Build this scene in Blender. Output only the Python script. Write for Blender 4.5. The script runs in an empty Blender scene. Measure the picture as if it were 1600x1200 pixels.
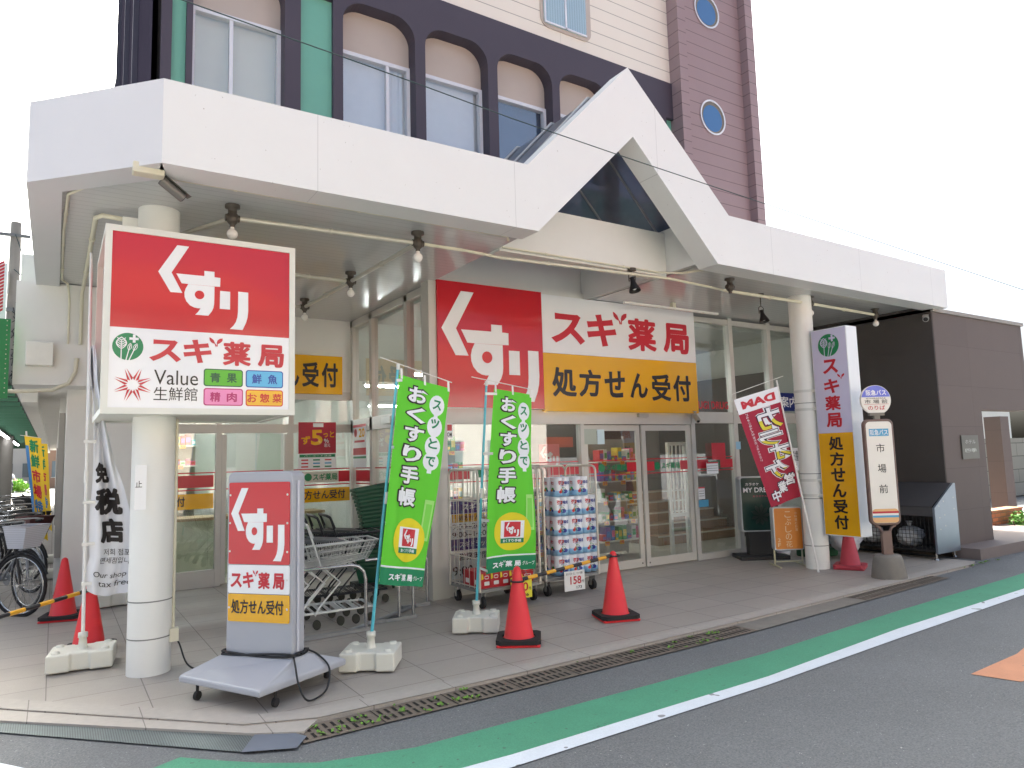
import bpy, bmesh, math, random
from mathutils import Vector, Matrix
random.seed(7)
S = bpy.context.scene
COL = S.collection
R = math.radians
# ---------------------------------------------------------------- camera
FPX, YAW, PIT, ROL, CH = 1105.8, 0.573662, 0.1036508, -0.0279102, 1.58
_f = Vector((math.sin(YAW)*math.cos(PIT), math.cos(YAW)*math.cos(PIT), math.sin(PIT)))
_r = Vector((math.cos(YAW), -math.sin(YAW), 0)); _u = _r.cross(_f)
CR = _r*math.cos(ROL)+_u*math.sin(ROL); CU = _u*math.cos(ROL)-_r*math.sin(ROL); CF = _f
C0 = Vector((0, 0, CH))
cam = bpy.data.cameras.new('camera'); cam.sensor_width = 36; cam.lens = 36*FPX/1600
cam.clip_start = .05; cam.clip_end = 2000
co = bpy.data.objects.new('camera', cam); COL.objects.link(co)
m4 = Matrix((CR, CU, -CF)).transposed().to_4x4(); m4.translation = C0
co.matrix_world = m4
S.camera = co
# ---------------------------------------------------------------- light
SUN_EL, SUN_AZ = R(52), R(8)
W = bpy.data.worlds.new('World'); S.world = W; W.use_nodes = True
wn = W.node_tree.nodes; wl = W.node_tree.links
sky = wn.new('ShaderNodeTexSky'); sky.sky_type = 'NISHITA'; sky.sun_disc = False
sky.sun_elevation = SUN_EL; sky.sun_rotation = SUN_AZ
sky.air_density = 0.4; sky.dust_density = 10.0; sky.ozone_density = 2.0
bg = wn['Background']; bg.inputs['Strength'].default_value = .15
wb = wn.new('ShaderNodeMix'); wb.data_type = 'RGBA'; wb.blend_type = 'MULTIPLY'; wb.inputs[0].default_value = 1; wb.inputs[7].default_value = (.975, 1.05, .985, 1)
wl.new(sky.outputs[0], wb.inputs[6]); wl.new(wb.outputs[2], bg.inputs['Color'])
sl = bpy.data.lights.new('sun', 'SUN'); sl.energy = 4.0; sl.angle = R(.5); sl.color = (1, .95, .87)
so = bpy.data.objects.new('sun', sl); COL.objects.link(so)
sd = Vector((math.sin(SUN_AZ)*math.cos(SUN_EL), math.cos(SUN_AZ)*math.cos(SUN_EL), math.sin(SUN_EL)))
so.rotation_euler = (-sd).to_track_quat('-Z', 'Y').to_euler(); so.location = (0, 0, 40)
S.view_settings.view_transform = 'Standard'; S.view_settings.look = 'None'
S.view_settings.exposure = 2.18; S.view_settings.gamma = 1; S.view_settings.use_curve_mapping = False
S.render.engine = 'CYCLES'
S.cycles.use_denoising = True; S.cycles.max_bounces = 8; S.cycles.transparent_max_bounces = 16
S.cycles.diffuse_bounces = 4; S.cycles.glossy_bounces = 4; S.cycles.caustics_reflective = False
S.cycles.caustics_refractive = False; S.cycles.sample_clamp_indirect = 6
# ---------------------------------------------------------------- pixel -> world helpers
def ray(px, py): return CF+CR*((px-800)/FPX)-CU*((py-600)/FPX)
def G(px, py, z=0.): d = ray(px, py); return C0+d*((z-CH)/d.z)
def PY(px, py, y): d = ray(px, py); return C0+d*(y/d.y)
def PX(px, py, x): d = ray(px, py); return C0+d*(x/d.x)
def V(*a): return Vector(a)
# ---------------------------------------------------------------- materials
def lin(c): c /= 255.; return c/12.92 if c <= .04045 else ((c+.055)/1.055)**2.4
def rgb(c): return (lin(c[0]), lin(c[1]), lin(c[2]), 1)
MC = {}
def M(name, c, rough=.5, metal=0., var=.10, scale=6., bump=0., bscale=60., lines=(), emit=0., spec=.5, speck=None, grime=0., brick=None, coat=0., fine=None):
    """procedural material: base colour varied by noise, optional joints, dirt, specks and bump; c is albedo given as sRGB"""
    if name in MC: return MC[name]
    m = bpy.data.materials.new(name); m.use_nodes = True; MC[name] = m
    N = m.node_tree.nodes; L = m.node_tree.links; b = N['Principled BSDF']
    b.inputs['Roughness'].default_value = rough; b.inputs['Metallic'].default_value = metal
    b.inputs['Specular IOR Level'].default_value = spec
    if coat: b.inputs['Coat Weight'].default_value = coat; b.inputs['Coat Roughness'].default_value = .05
    tc = N.new('ShaderNodeTexCoord'); P = tc.outputs['Object']
    def math_(op, a, bb=None):
        n = N.new('ShaderNodeMath'); n.operation = op
        for i, q in enumerate((a, bb)):
            if q is None: continue
            if isinstance(q, (int, float)): n.inputs[i].default_value = q
            else: L.new(q, n.inputs[i])
        return n.outputs[0]
    def noise(sc, det=4, ro=.6):
        n = N.new('ShaderNodeTexNoise'); n.inputs['Scale'].default_value = sc; n.inputs['Detail'].default_value = det
        n.inputs['Roughness'].default_value = ro; L.new(P, n.inputs['Vector']); return n.outputs['Fac']
    def mix(f, a, bb, mode='MIX'):
        n = N.new('ShaderNodeMix'); n.data_type = 'RGBA'; n.blend_type = mode
        if isinstance(f, (int, float)): n.inputs[0].default_value = f
        else: L.new(f, n.inputs[0])
        for i, q in ((6, a), (7, bb)):
            if isinstance(q, tuple): n.inputs[i].default_value = q
            else: L.new(q, n.inputs[i])
        return n.outputs[2]
    base = rgb(c)
    def shade(k): return tuple(min(1, v*k) for v in base[:3])+(1,)
    hgt = None
    if brick:
        t = N.new('ShaderNodeTexBrick'); mp = N.new('ShaderNodeMapping'); L.new(P, mp.inputs[0])
        mp.inputs['Rotation'].default_value = brick.get('rot', (0, 0, 0)); L.new(mp.outputs[0], t.inputs['Vector'])
        t.offset = brick.get('off', .5); t.inputs['Scale'].default_value = 1
        t.inputs['Brick Width'].default_value = brick['w']; t.inputs['Row Height'].default_value = brick['h']
        t.inputs['Mortar Size'].default_value = brick.get('m', .004); t.inputs['Mortar Smooth'].default_value = .1
        k = brick.get('v', .08)
        t.inputs['Color1'].default_value = shade(1-k); t.inputs['Color2'].default_value = shade(1+k)
        t.inputs['Mortar'].default_value = rgb(brick.get('mc', (90, 86, 82)))
        col = t.outputs['Color']; hgt = math_('SUBTRACT', 1, t.outputs['Fac'])
        if var: col = mix(noise(scale), mix(1, col, (1-var,)*3+(1,), 'MULTIPLY'), col)
    elif var:
        col = mix(noise(scale), shade(1-var), shade(1+var))
    else: col = base
    if speck:
        f = math_('GREATER_THAN', noise(speck[0], 2, .9), speck[1]); col = mix(f, col, rgb(speck[2]))
    if fine:
        q = noise(fine[0], 3, .75); n_ = N.new('ShaderNodeMapRange'); n_.inputs['From Min'].default_value = .3; n_.inputs['From Max'].default_value = .7; n_.inputs['To Min'].default_value = 1-fine[1]; n_.inputs['To Max'].default_value = 1+fine[1]; L.new(q, n_.inputs[0])
        cc = N.new('ShaderNodeCombineColor'); [L.new(n_.outputs[0], cc.inputs[i]) for i in range(3)]; col = mix(1, col, cc.outputs[0], 'MULTIPLY')
    if grime:
        f = math_('MULTIPLY', math_('POWER', noise(1.3, 6, .7), 2), grime*2.2); col = mix(f, col, (.06, .052, .045, 1))
    if lines:
        sep = N.new('ShaderNodeSeparateXYZ'); L.new(P, sep.inputs[0])
        for ax, sp, wd, off, dk in lines:
            v = math_('FRACT', math_('DIVIDE', math_('ADD', sep.outputs[ax], off+100*sp), sp))
            f = math_('LESS_THAN', v, wd/sp); col = mix(f, col, mix(1, col if not isinstance(col, tuple) else base, (dk,)*3+(1,), 'MULTIPLY'))
            h1 = math_('SUBTRACT', 1, f); hgt = h1 if hgt is None else math_('MULTIPLY', hgt, h1)
    if isinstance(col, tuple): b.inputs['Base Color'].default_value = col
    else: L.new(col, b.inputs['Base Color'])
    if bump or hgt is not None:
        bn = N.new('ShaderNodeBump'); bn.inputs['Strength'].default_value = max(bump, .25 if hgt is not None else 0)
        bn.inputs['Distance'].default_value = .006
        src = None
        if bump: src = noise(bscale, 5, .6)
        if hgt is not None: src = hgt if src is None else math_('ADD', math_('MULTIPLY', src, .5), hgt)
        L.new(src, bn.inputs['Height']); L.new(bn.outputs[0], b.inputs['Normal'])
    if emit:
        b.inputs['Emission Color'].default_value = base; b.inputs['Emission Strength'].default_value = emit
    return m
def glass(name, tint=(.86, .9, .88), ior=1.5, dirt=.03, boost=0.):
    if name in MC: return MC[name]
    m = bpy.data.materials.new(name); m.use_nodes = True; MC[name] = m
    N = m.node_tree.nodes; L = m.node_tree.links; N.remove(N['Principled BSDF'])
    t = N.new('ShaderNodeBsdfTransparent'); t.inputs[0].default_value = (*tint, 1)
    g = N.new('ShaderNodeBsdfGlossy'); g.inputs['Roughness'].default_value = .01; g.inputs[0].default_value = (1, 1, 1, 1)
    d = N.new('ShaderNodeBsdfDiffuse'); d.inputs[0].default_value = (.5, .5, .47, 1)
    lw = N.new('ShaderNodeLayerWeight'); lw.inputs['Blend'].default_value = .5
    p = N.new('ShaderNodeMath'); p.operation = 'POWER'; L.new(lw.outputs['Facing'], p.inputs[0]); p.inputs[1].default_value = 4
    q = N.new('ShaderNodeMath'); q.operation = 'MULTIPLY_ADD'; L.new(p.outputs[0], q.inputs[0]); q.inputs[1].default_value = .9; q.inputs[2].default_value = .07+boost
    q.use_clamp = True
    m1 = N.new('ShaderNodeMixShader'); m1.inputs[0].default_value = dirt; L.new(t.outputs[0], m1.inputs[1]); L.new(d.outputs[0], m1.inputs[2])
    m2 = N.new('ShaderNodeMixShader'); L.new(q.outputs[0], m2.inputs[0]); L.new(m1.outputs[0], m2.inputs[1]); L.new(g.outputs[0], m2.inputs[2])
    L.new(m2.outputs[0], N['Material Output'].inputs[0]); return m
# ---------------------------------------------------------------- objects
ROOT = {}
def setp(o, label=None, cat=None, group=None, kind=None):
    if label: o['label'] = label
    if cat: o['category'] = cat
    if group: o['group'] = group
    if kind: o['kind'] = kind
    return o
def thing(name, label, cat, loc=(0, 0, 0), rz=0., group=None):
    o = bpy.data.objects.new(name, None); COL.objects.link(o); o.empty_display_size = .1
    o.location = loc; o.rotation_euler = (0, 0, rz); ROOT[o.name] = Vector(loc)
    return setp(o, label, cat, group)
TXT = {}
def text2d(s, bold=0.):
    """outline of a string as a flat triangulated mesh scaled to the unit square"""
    kan = bold > .012 and any(0x4e00 <= ord(c) <= 0x9fff for c in s)
    k = (s, bold)
    if k in TXT: return TXT[k]
    c = bpy.data.curves.new('t', 'FONT'); c.body = s; c.offset = .006 if kan else bold; c.resolution_u = 3
    o = bpy.data.objects.new('t', c); COL.objects.link(o)
    dg = bpy.context.evaluated_depsgraph_get(); me = bpy.data.meshes.new_from_object(o.evaluated_get(dg))
    vs = [(v.co.x, v.co.y) for v in me.vertices]; fs = [tuple(p.vertices) for p in me.polygons]
    bpy.data.objects.remove(o); bpy.data.curves.remove(c); bpy.data.meshes.remove(me)
    x0 = min(v[0] for v in vs); x1 = max(v[0] for v in vs); y0 = min(v[1] for v in vs); y1 = max(v[1] for v in vs)
    if kan:                                                      # dense characters: embolden with shifted copies, which keeps their counters clean
        r = bold*.85; w, h_ = x1-x0, y1-y0
        n = 8 if bold < .05 else 14
        cp = [(0, 0)]+[(r*math.cos(2*math.pi*i/n), r*math.sin(2*math.pi*i/n)) for i in range(n)]
        TXT[k] = ([((x-x0+r)/(w+2*r), (y-y0+r)/(h_+2*r)) for x, y in vs], fs, (w+2*r)/(h_+2*r), [(a/(w+2*r), b/(h_+2*r)) for a, b in cp]); return TXT[k]
    TXT[k] = ([((x-x0)/(x1-x0), (y-y0)/(y1-y0)) for x, y in vs], fs, (x1-x0)/(y1-y0), [(0, 0)]); return TXT[k]
class Fr:
    """flat drawing frame: p(u, v, h) = origin + u*U + v*V + h*normal (towards the viewer)"""
    def __init__(s, o, U=(1, 0, 0), Vv=(0, 0, 1), n=None):
        s.o = Vector(o); s.U = Vector(U).normalized(); s.V = Vector(Vv).normalized(); s.n = Vector(n) if n else s.U.cross(s.V)
    def p(s, u, v, h=0.): return s.o+s.U*u+s.V*v+s.n*h
class Fn:
    def __init__(s, fn): s.p = fn
class MB:
    def __init__(s): s.v = []; s.f = []; s.mi = []; s.mats = []; s.cur = 0; s.sm = []
    def mat(s, m):
        if m not in s.mats: s.mats.append(m)
        s.cur = s.mats.index(m); return s
    def add(s, vs, fs, smooth=False):
        b = len(s.v); s.v += [Vector(q) for q in vs]
        for f in fs: s.f.append(tuple(i+b for i in f)); s.mi.append(s.cur); s.sm.append(smooth)
        return s
    def box(s, x0, x1, y0, y1, z0, z1):
        x0, x1 = min(x0, x1), max(x0, x1); y0, y1 = min(y0, y1), max(y0, y1); z0, z1 = min(z0, z1), max(z0, z1)
        return s.add([(x0, y0, z0), (x1, y0, z0), (x1, y1, z0), (x0, y1, z0), (x0, y0, z1), (x1, y0, z1), (x1, y1, z1), (x0, y1, z1)],
                     [(3, 2, 1, 0), (4, 5, 6, 7), (0, 1, 5, 4), (1, 2, 6, 5), (2, 3, 7, 6), (3, 0, 4, 7)])
    def obox(s, F, u0, u1, v0, v1, h0, h1):
        q = [F.p(u, v, h) for h in (h0, h1) for u, v in ((u0, v0), (u1, v0), (u1, v1), (u0, v1))]
        return s.add(q, [(3, 2, 1, 0), (4, 5, 6, 7), (0, 1, 5, 4), (1, 2, 6, 5), (2, 3, 7, 6), (3, 0, 4, 7)])
    def quad(s, a, b, c, d): return s.add([a, b, c, d], [(0, 1, 2, 3)])
    def rect(s, F, u0, v0, u1, v1, h, nu=1, nv=1):
        vs = [F.p(u0+(u1-u0)*i/nu, v0+(v1-v0)*j/nv, h) for j in range(nv+1) for i in range(nu+1)]
        return s.add(vs, [(j*(nu+1)+i, j*(nu+1)+i+1, (j+1)*(nu+1)+i+1, (j+1)*(nu+1)+i) for j in range(nv) for i in range(nu)], nu*nv > 1)
    def poly(s, F, pts, h): return s.add([F.p(u, v, h) for u, v in pts], [tuple(range(len(pts)))])
    def disc(s, F, u, v, r, h, n=24, rv=None): return s.poly(F, [(u+r*math.cos(2*math.pi*i/n), v+(rv or r)*math.sin(2*math.pi*i/n)) for i in range(n)], h)
    def ring(s, F, u, v, r0, r1, h, n=24):
        vs = [F.p(u+r*math.cos(2*math.pi*i/n), v+r*math.sin(2*math.pi*i/n), h) for r in (r0, r1) for i in range(n)]
        return s.add(vs, [(i, n+i, n+(i+1) % n, (i+1) % n) for i in range(n)])
    def prism(s, F, pts, h0, h1):
        n = len(pts); vs = [F.p(u, v, h) for h in (h0, h1) for u, v in pts]
        return s.add(vs, [tuple(range(n))[::-1], tuple(range(n, 2*n))]+[(i, (i+1) % n, n+(i+1) % n, n+i) for i in range(n)])
    def rrect(s, F, u0, v0, u1, v1, r, h, h1=None, n=5):
        pts = []
        for cx, cy, a in ((u1-r, v0+r, -90), (u1-r, v1-r, 0), (u0+r, v1-r, 90), (u0+r, v0+r, 180)):
            pts += [(cx+r*math.cos(R(a+90*i/n)), cy+r*math.sin(R(a+90*i/n))) for i in range(n+1)]
        return s.poly(F, pts, h) if h1 is None else s.prism(F, pts, h, h1)
    def lathe(s, c, prof, n=24, axis=(0, 0, 1), smooth=True, cap=True):
        c = Vector(c); a = Vector(axis).normalized(); x = a.orthogonal().normalized() if abs(a.z) < .99 else Vector((1, 0, 0)); y = a.cross(x)
        vs = []
        for r, z in prof: vs += [c+a*z+(x*math.cos(2*math.pi*i/n)+y*math.sin(2*math.pi*i/n))*r for i in range(n)]
        fs = [(k*n+i, k*n+(i+1) % n, (k+1)*n+(i+1) % n, (k+1)*n+i) for k in range(len(prof)-1) for i in range(n)]
        s.add(vs, fs, smooth)
        if cap:
            for k, rev in ((0, True), (len(prof)-1, False)):
                if prof[k][0] > 1e-4: s.add(vs[k*n:(k+1)*n], [tuple(range(n))[::-1] if rev else tuple(range(n))])
        return s
    def cyl(s, a, b, r, r1=None, n=12):
        a, b = Vector(a), Vector(b); d = b-a
        if d.length < 1e-6: return s
        return s.lathe(a, [(r, 0), (r if r1 is None else r1, d.length)], n, d)
    def tube(s, pts, r, n=8, closed=False):
        pts = [Vector(p) for p in pts]; k = len(pts); vs = []; prev = None
        for i, p in enumerate(pts):
            t = (pts[(i+1) % k]-pts[i-1]) if closed else (pts[min(i+1, k-1)]-pts[max(i-1, 0)])
            t.normalize()
            x = t.orthogonal().normalized() if prev is None else (prev-t*prev.dot(t)).normalized()
            prev = x; y = t.cross(x)
            vs += [p+(x*math.cos(2*math.pi*j/n)+y*math.sin(2*math.pi*j/n))*r for j in range(n)]
        m = k if closed else k-1
        s.add(vs, [(i*n+j, i*n+(j+1) % n, ((i+1) % k)*n+(j+1) % n, ((i+1) % k)*n+j) for i in range(m) for j in range(n)], True)
        if not closed: s.add(vs[:n], [tuple(range(n))[::-1]]); s.add(vs[-n:], [tuple(range(n))])
        return s
    def sphere(s, c, r, n=14, sz=1.):
        k = n//2
        return s.lathe(c, [(max(r*math.sin(math.pi*i/k), 1e-5), -r*sz*math.cos(math.pi*i/k)) for i in range(k+1)], n, cap=False)
    def text(s, st, F, u0, v0, u1, v1, bold=.02, h=.003, cut=0, low=None):
        vs, fs, _, cp = text2d(st, bold)
        if cut:
            bm = bmesh.new(); q = [bm.verts.new((x, y, 0)) for x, y in vs]
            for f in fs:
                try: bm.faces.new([q[i] for i in f])
                except ValueError: pass
            for ax in (0, 1):
                for i in range(1, cut):
                    co_ = [0, 0, 0]; no = [0, 0, 0]; co_[ax] = i/cut; no[ax] = 1
                    bmesh.ops.bisect_plane(bm, geom=bm.verts[:]+bm.edges[:]+bm.faces[:], plane_co=co_, plane_no=no)
            bm.verts.index_update(); vs = [(v.co.x, v.co.y) for v in bm.verts]; fs = [tuple(v.index for v in f.verts) for f in bm.faces]; bm.free()
        if low is not None:
            k = s.cur; lo_ = [f for f in fs if sum(vs[i][1] for i in f)/len(f) < .45]; s.mat(low); s.add([F.p(u0+x*(u1-u0), v0+y*(v1-v0), h) for x, y in vs], lo_); s.cur = k
            fs = [f for f in fs if sum(vs[i][1] for i in f)/len(f) >= .45]
        for i, (dx, dy) in enumerate(cp): s.add([F.p(u0+(x+dx)*(u1-u0), v0+(y+dy)*(v1-v0), h+i*.00012) for x, y in vs], fs)
        return s
    def gdisc(s, F, u, v, ru, rv, h, n=32, k=5):
        vs = [F.p(u, v, h)]+[F.p(u+ru*j/k*math.cos(2*math.pi*i/n), v+rv*j/k*math.sin(2*math.pi*i/n), h) for j in range(1, k+1) for i in range(n)]
        fs = [(0, 1+i, 1+(i+1) % n) for i in range(n)]+[(1+(j-1)*n+i, 1+j*n+i, 1+j*n+(i+1) % n, 1+(j-1)*n+(i+1) % n) for j in range(1, k) for i in range(n)]
        return s.add(vs, fs, True)
    def line(s, st, F, u0, v0, hgt, bold=.02, h=.003, asp=1., centre=None):
        """one line of text at natural proportions (asp stretches its width)"""
        w = text2d(st, bold)[2]*hgt*asp
        if centre is not None: u0 = centre-w/2
        return s.text(st, F, u0, v0, u0+w, v0+hgt, bold, h)
    def vtext(s, st, F, uc, vtop, size, pitch, bold=.02, h=.003, cut=0, wid=1.):
        small = 'ッっょゃュー'
        for i, ch in enumerate(st):
            k = .62 if ch in small else 1.
            w = min(1, text2d(ch, bold)[2]); sz = size*k
            ww = sz*wid*(w if ch in '一ー、くりんI' else 1)
            v1 = vtop-i*pitch-(pitch-sz)/2
            s.text(ch, F, uc-ww/2, v1-sz, uc+ww/2, v1, bold, h, cut)
        return s
    def build(s, name, m=None, par=None, world=True, bevel=0., seg=1):
        me = bpy.data.meshes.new(name); off = Vector((0, 0, 0))
        if par is not None and world:
            q = par
            while q.parent: q = q.parent
            off = ROOT[q.name]
        me.from_pydata([tuple(v-off) for v in s.v], [], s.f)
        mats = s.mats or [m]
        for q in mats: me.materials.append(q)
        me.polygons.foreach_set('material_index', s.mi if s.mats else [0]*len(s.f))
        me.polygons.foreach_set('use_smooth', s.sm); me.update()
        o = bpy.data.objects.new(name, me); COL.objects.link(o)
        if par is not None: o.parent = par
        if bevel:
            bm = bmesh.new(); bm.from_mesh(me); bmesh.ops.remove_doubles(bm, verts=bm.verts[:], dist=1e-5)
            ed = [e for e in bm.edges if len(e.link_faces) == 2 and e.calc_face_angle(0) > .6]
            bmesh.ops.bevel(bm, geom=ed, offset=bevel, segments=seg, affect='EDGES', profile=.5, clamp_overlap=True)
            bm.to_mesh(me); bm.free()
        return o
ORD = ['first', 'second', 'third', 'fourth', 'fifth', 'sixth', 'seventh', 'eighth', 'ninth', 'tenth', 'eleventh', 'twelfth', 'thirteenth', 'fourteenth', 'fifteenth', 'sixteenth', 'seventeenth', 'eighteenth', 'nineteenth', 'twentieth', 'topmost']
def smooth(pts, n=6):
    pts = [Vector(p) for p in pts]; q = [pts[0]*2-pts[1]]+pts+[pts[-1]*2-pts[-2]]; out = []
    for i in range(1, len(q)-2):
        a, b, c, d = q[i-1:i+3]
        for k in range(n): t = k/n; out.append(((b*2)+(c-a)*t+(a*2-b*5+c*4-d)*t*t+(b*3-a-c*3+d)*t**3)*.5)
    return out+[pts[-1]]
def kids(o): return [c for c in bpy.data.objects if c.parent == o]
def dup(o, loc, rz=None, label=None, group=None):
    c = o.copy(); COL.objects.link(c); c.location = loc
    if rz is not None: c.rotation_euler = (0, 0, rz)
    if label: c['label'] = label
    if group: c['group'] = group
    for k in CH_.get(o.name, None) or kids(o):
        d = k.copy(); COL.objects.link(d); d.parent = c
        for g in kids(k):
            e = g.copy(); COL.objects.link(e); e.parent = d
    return c
CH_ = {}
def struct(name, mb, m, **k): return setp(mb.build(name, m, **k), kind='structure')
def arc(c, r, a0, a1, n, X=(1, 0, 0), Y=(0, 0, 1)):
    c, X, Y = Vector(c), Vector(X), Vector(Y)
    return [c+X*(r*math.cos(R(a0+(a1-a0)*i/n)))+Y*(r*math.sin(R(a0+(a1-a0)*i/n))) for i in range(n+1)]
def rectY(x0, y0, x1, y1, y):
    xm, ym = (x0+x1)/2, (y0+y1)/2
    return PY(x0, ym, y).x, PY(xm, y1, y).z, PY(x1, ym, y).x, PY(xm, y0, y).z
# palette
WHITE = M('white_paint', (232, 231, 226), .45, var=.03, scale=2, grime=.02)
PANEL = M('white_panel', (230, 230, 228), .4, var=.03, scale=1.2, lines=((0, 1.82, .005, .55, .72),), grime=.035, speck=(28, .745, (180, 176, 170)))
ALU = M('aluminium', (200, 196, 188), .4, .1, var=.04, grime=.02)
CHROME = M('chrome', (190, 190, 190), .25, .9, var=.03)
STEEL = M('stainless', (150, 160, 172), .35, .75, var=.06)
BLACK = M('black_plastic', (28, 28, 30), .5, var=.05)
RUB = M('rubber', (35, 33, 34), .8, var=.1)
RED = M('sign_red', (200, 38, 48), .18, var=.02, scale=1.5, coat=.3)
SIGNW = M('sign_white', (236, 236, 238), .2, var=.02, coat=.2)
YEL = M('sign_yellow', (232, 172, 20), .2, var=.02, coat=.2)
LRED = M('lettering_red', (196, 36, 52), .3, var=.02)
LBLK = M('lettering_black', (32, 26, 24), .35, var=.02)
LWHT = M('lettering_white', (238, 238, 238), .3, var=.02)
LGRN = M('lettering_green', (20, 130, 80), .35, var=.02)
TEAL = M('pole_teal', (92, 190, 205), .35, var=.04)
CONE = M('cone_red', (226, 44, 48), .38, var=.05, scale=9, grime=.03)
CREAM = M('cream_pipe', (214, 208, 186), .45, var=.04, grime=.03)
GLASS = glass('window_glass', boost=.07, dirt=.08)
# ================================================================ GROUND
ASPH = M('asphalt', (105, 107, 109), .85, var=.16, scale=.9, bump=1.0, bscale=70, speck=(55, .715, (186, 184, 182)), grime=.12, fine=(90, .38))
TILE = M('paving_tile', (172, 163, 154), .55, var=.10, scale=14, bump=.12, bscale=220, grime=.12, fine=(120, .10),
         brick=dict(w=.60, h=.40, m=.004, v=.045, off=0., mc=(122, 114, 108)))
KERB = M('kerb_stone', (172, 164, 156), .7, var=.12, scale=20, bump=.3, bscale=150, grime=.08, lines=((0, .62, .006, .1, .5),))
CONC = M('concrete', (128, 122, 114), .85, var=.18, scale=9, bump=.5, bscale=90, grime=.15)
GREENP = M('green_road_paint', (72, 143, 112), .8, var=.12, scale=3, bump=.6, bscale=90, speck=(14, .70, (70, 112, 92)), grime=.10, fine=(100, .16))
WHITEP = M('white_road_paint', (206, 212, 220), .7, var=.10, scale=5, bump=.3, bscale=150, speck=(5, .69, (136, 138, 142)), grime=.05, fine=(100, .08))
ORANGEP = M('orange_road_paint', (190, 132, 100), .75, var=.16, scale=4, bump=.3, bscale=150, speck=(70, .68, (120, 105, 96)))
gnd = MB(); gnd.quad((-600, -600, -.03), (600, -600, -.03), (600, 600, -.03), (-600, 600, -.03)); struct('ground', gnd, ASPH)
Z0 = -.026
def sheet(name, pts, z, m, flip=False):
    mb = MB(); mb.add([(x, y, z) for x, y in pts], [tuple(range(len(pts)))]); return struct(name, mb, m)
# paved forecourt: front edge along the road, cut corner towards the side street
fe = [(-1.2, 7.0), (-.26, 6.05), (1.02, 4.72), (1.43, 4.55), (2.86, 4.54), (5.5, 4.6), (7.3, 4.68), (10.3, 4.8), (10.6, 4.9)]
mb = MB(); pts = fe+[(10.6, 10.3), (-1.2, 10.3)]; n = len(pts)
mb.prism(Fr((0, 0, 0), (1, 0, 0), (0, 1, 0)), pts, -.049, 0); struct('pavement', mb, TILE)
mb = MB()                                                        # kerb course set into the paving edge
kp = [V(x, y, .004) for x, y in fe[:-1]]; kn = []
for i in range(len(kp)):
    d0 = (kp[i]-kp[max(i-1, 0)]).normalized() if i else (kp[1]-kp[0]).normalized(); d1 = (kp[min(i+1, len(kp)-1)]-kp[i]).normalized() if i < len(kp)-1 else d0
    n0, n1 = V(-d0.y, d0.x, 0), V(-d1.y, d1.x, 0); q = (n0+n1).normalized(); kn.append(kp[i]+q*(.17/max(.3, q.dot(n0))))
for i in range(len(kp)-1): mb.quad(kp[i], kp[i+1], kn[i+1], kn[i])
struct('kerb', mb, KERB)
mb = MB(); mb.prism(Fr((0, 0, 0), (1, 0, 0), (0, 1, 0)), [(-1.2, 7.0), (-1.33, 6.88), (-.24, 5.79), (1.04, 4.56), (1.30, 4.40), (1.43, 4.55), (1.02, 4.72), (-.26, 6.05)][::-1], -.049, -.006); struct('kerb', mb, KERB)
sheet('side_street', [(-3.2, 7.2), (-1.2, 7.2), (-1.2, 10.3), (.1, 10.3), (.1, 60), (-3.2, 60)], -.004, M('side_paving', (150, 143, 136), .6, var=.1, scale=10, bump=.15, bscale=200, brick=dict(w=.4, h=.4, m=.004, v=.05, off=0, mc=(90, 85, 80))))
sheet('far_street', [(-8, 60), (4, 60), (4, 130), (-8, 130)], -.02, M('far_asphalt', (150, 148, 142), .9))
# gutters with slotted concrete lids and a steel grating on the side street
GUT = M('gutter_lid', (118, 106, 94), .9, var=.25, scale=18, bump=.7, bscale=60, grime=.3)
DARKG = M('gutter_slot', (26, 22, 19), .95)
def gutter(x0, x1, y0, y1, name='gutter', slots=True):
    mb = MB(); a, b = V(x0, y0, Z0+.006), V(x1, y1, Z0+.006); d = (b-a).normalized(); nn = V(-d.y, d.x, 0)
    F = Fr(a, d, nn, (0, 0, 1)); L = (b-a).length
    mb.mat(GUT).rect(F, 0, 0, L, .26, .0)
    k = int(L/.5)
    if slots:
        mb.mat(DARKG)
        for i in range(k):
            for j in range(9):
                u = i*L/k+.03+j*(L/k-.05)/9
                mb.rect(F, u, .035, u+.020, .115, .003); mb.rect(F, u, .145, u+.020, .225, .003)
            mb.rect(F, i*L/k, 0, i*L/k+.008, .26, .003)
    return struct(name, mb, None)
gutter(1.25, 5.35, 4.26, 4.33); gutter(7.25, 9.2, 4.44, 4.56)
mb = MB(); mb.quad((5.35, 4.33, Z0+.006), (7.25, 4.44, Z0+.006), (7.25, 4.70, Z0+.006), (5.35, 4.59, Z0+.006)); struct('gutter_cover', mb, CONC)
GRATE = M('steel_grating', (112, 122, 124), .5, .5, var=.15, scale=30, lines=((0, .013, .005, 0, .6),), grime=.2)
mb = MB(); mb.quad((-1.3, 6.72, Z0+.006), (.98, 4.30, Z0+.006), (1.06, 4.55, Z0+.006), (-1.15, 6.9, Z0+.006)); struct('drain_grating', mb, GRATE)
mb = MB(); mb.add([(.93, 4.33, Z0+.012), (1.20, 4.20, Z0+.012), (1.30, 4.34, Z0+.012), (1.22, 4.50, Z0+.012), (1.06, 4.57, Z0+.012)], [(0, 1, 2, 3, 4)])
setp(mb.build('cover_plate', M('steel_plate', (118, 126, 140), .5, .4, var=.08)), 'smooth grey steel plate covering the gutter corner by the road', 'cover plate')
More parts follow.
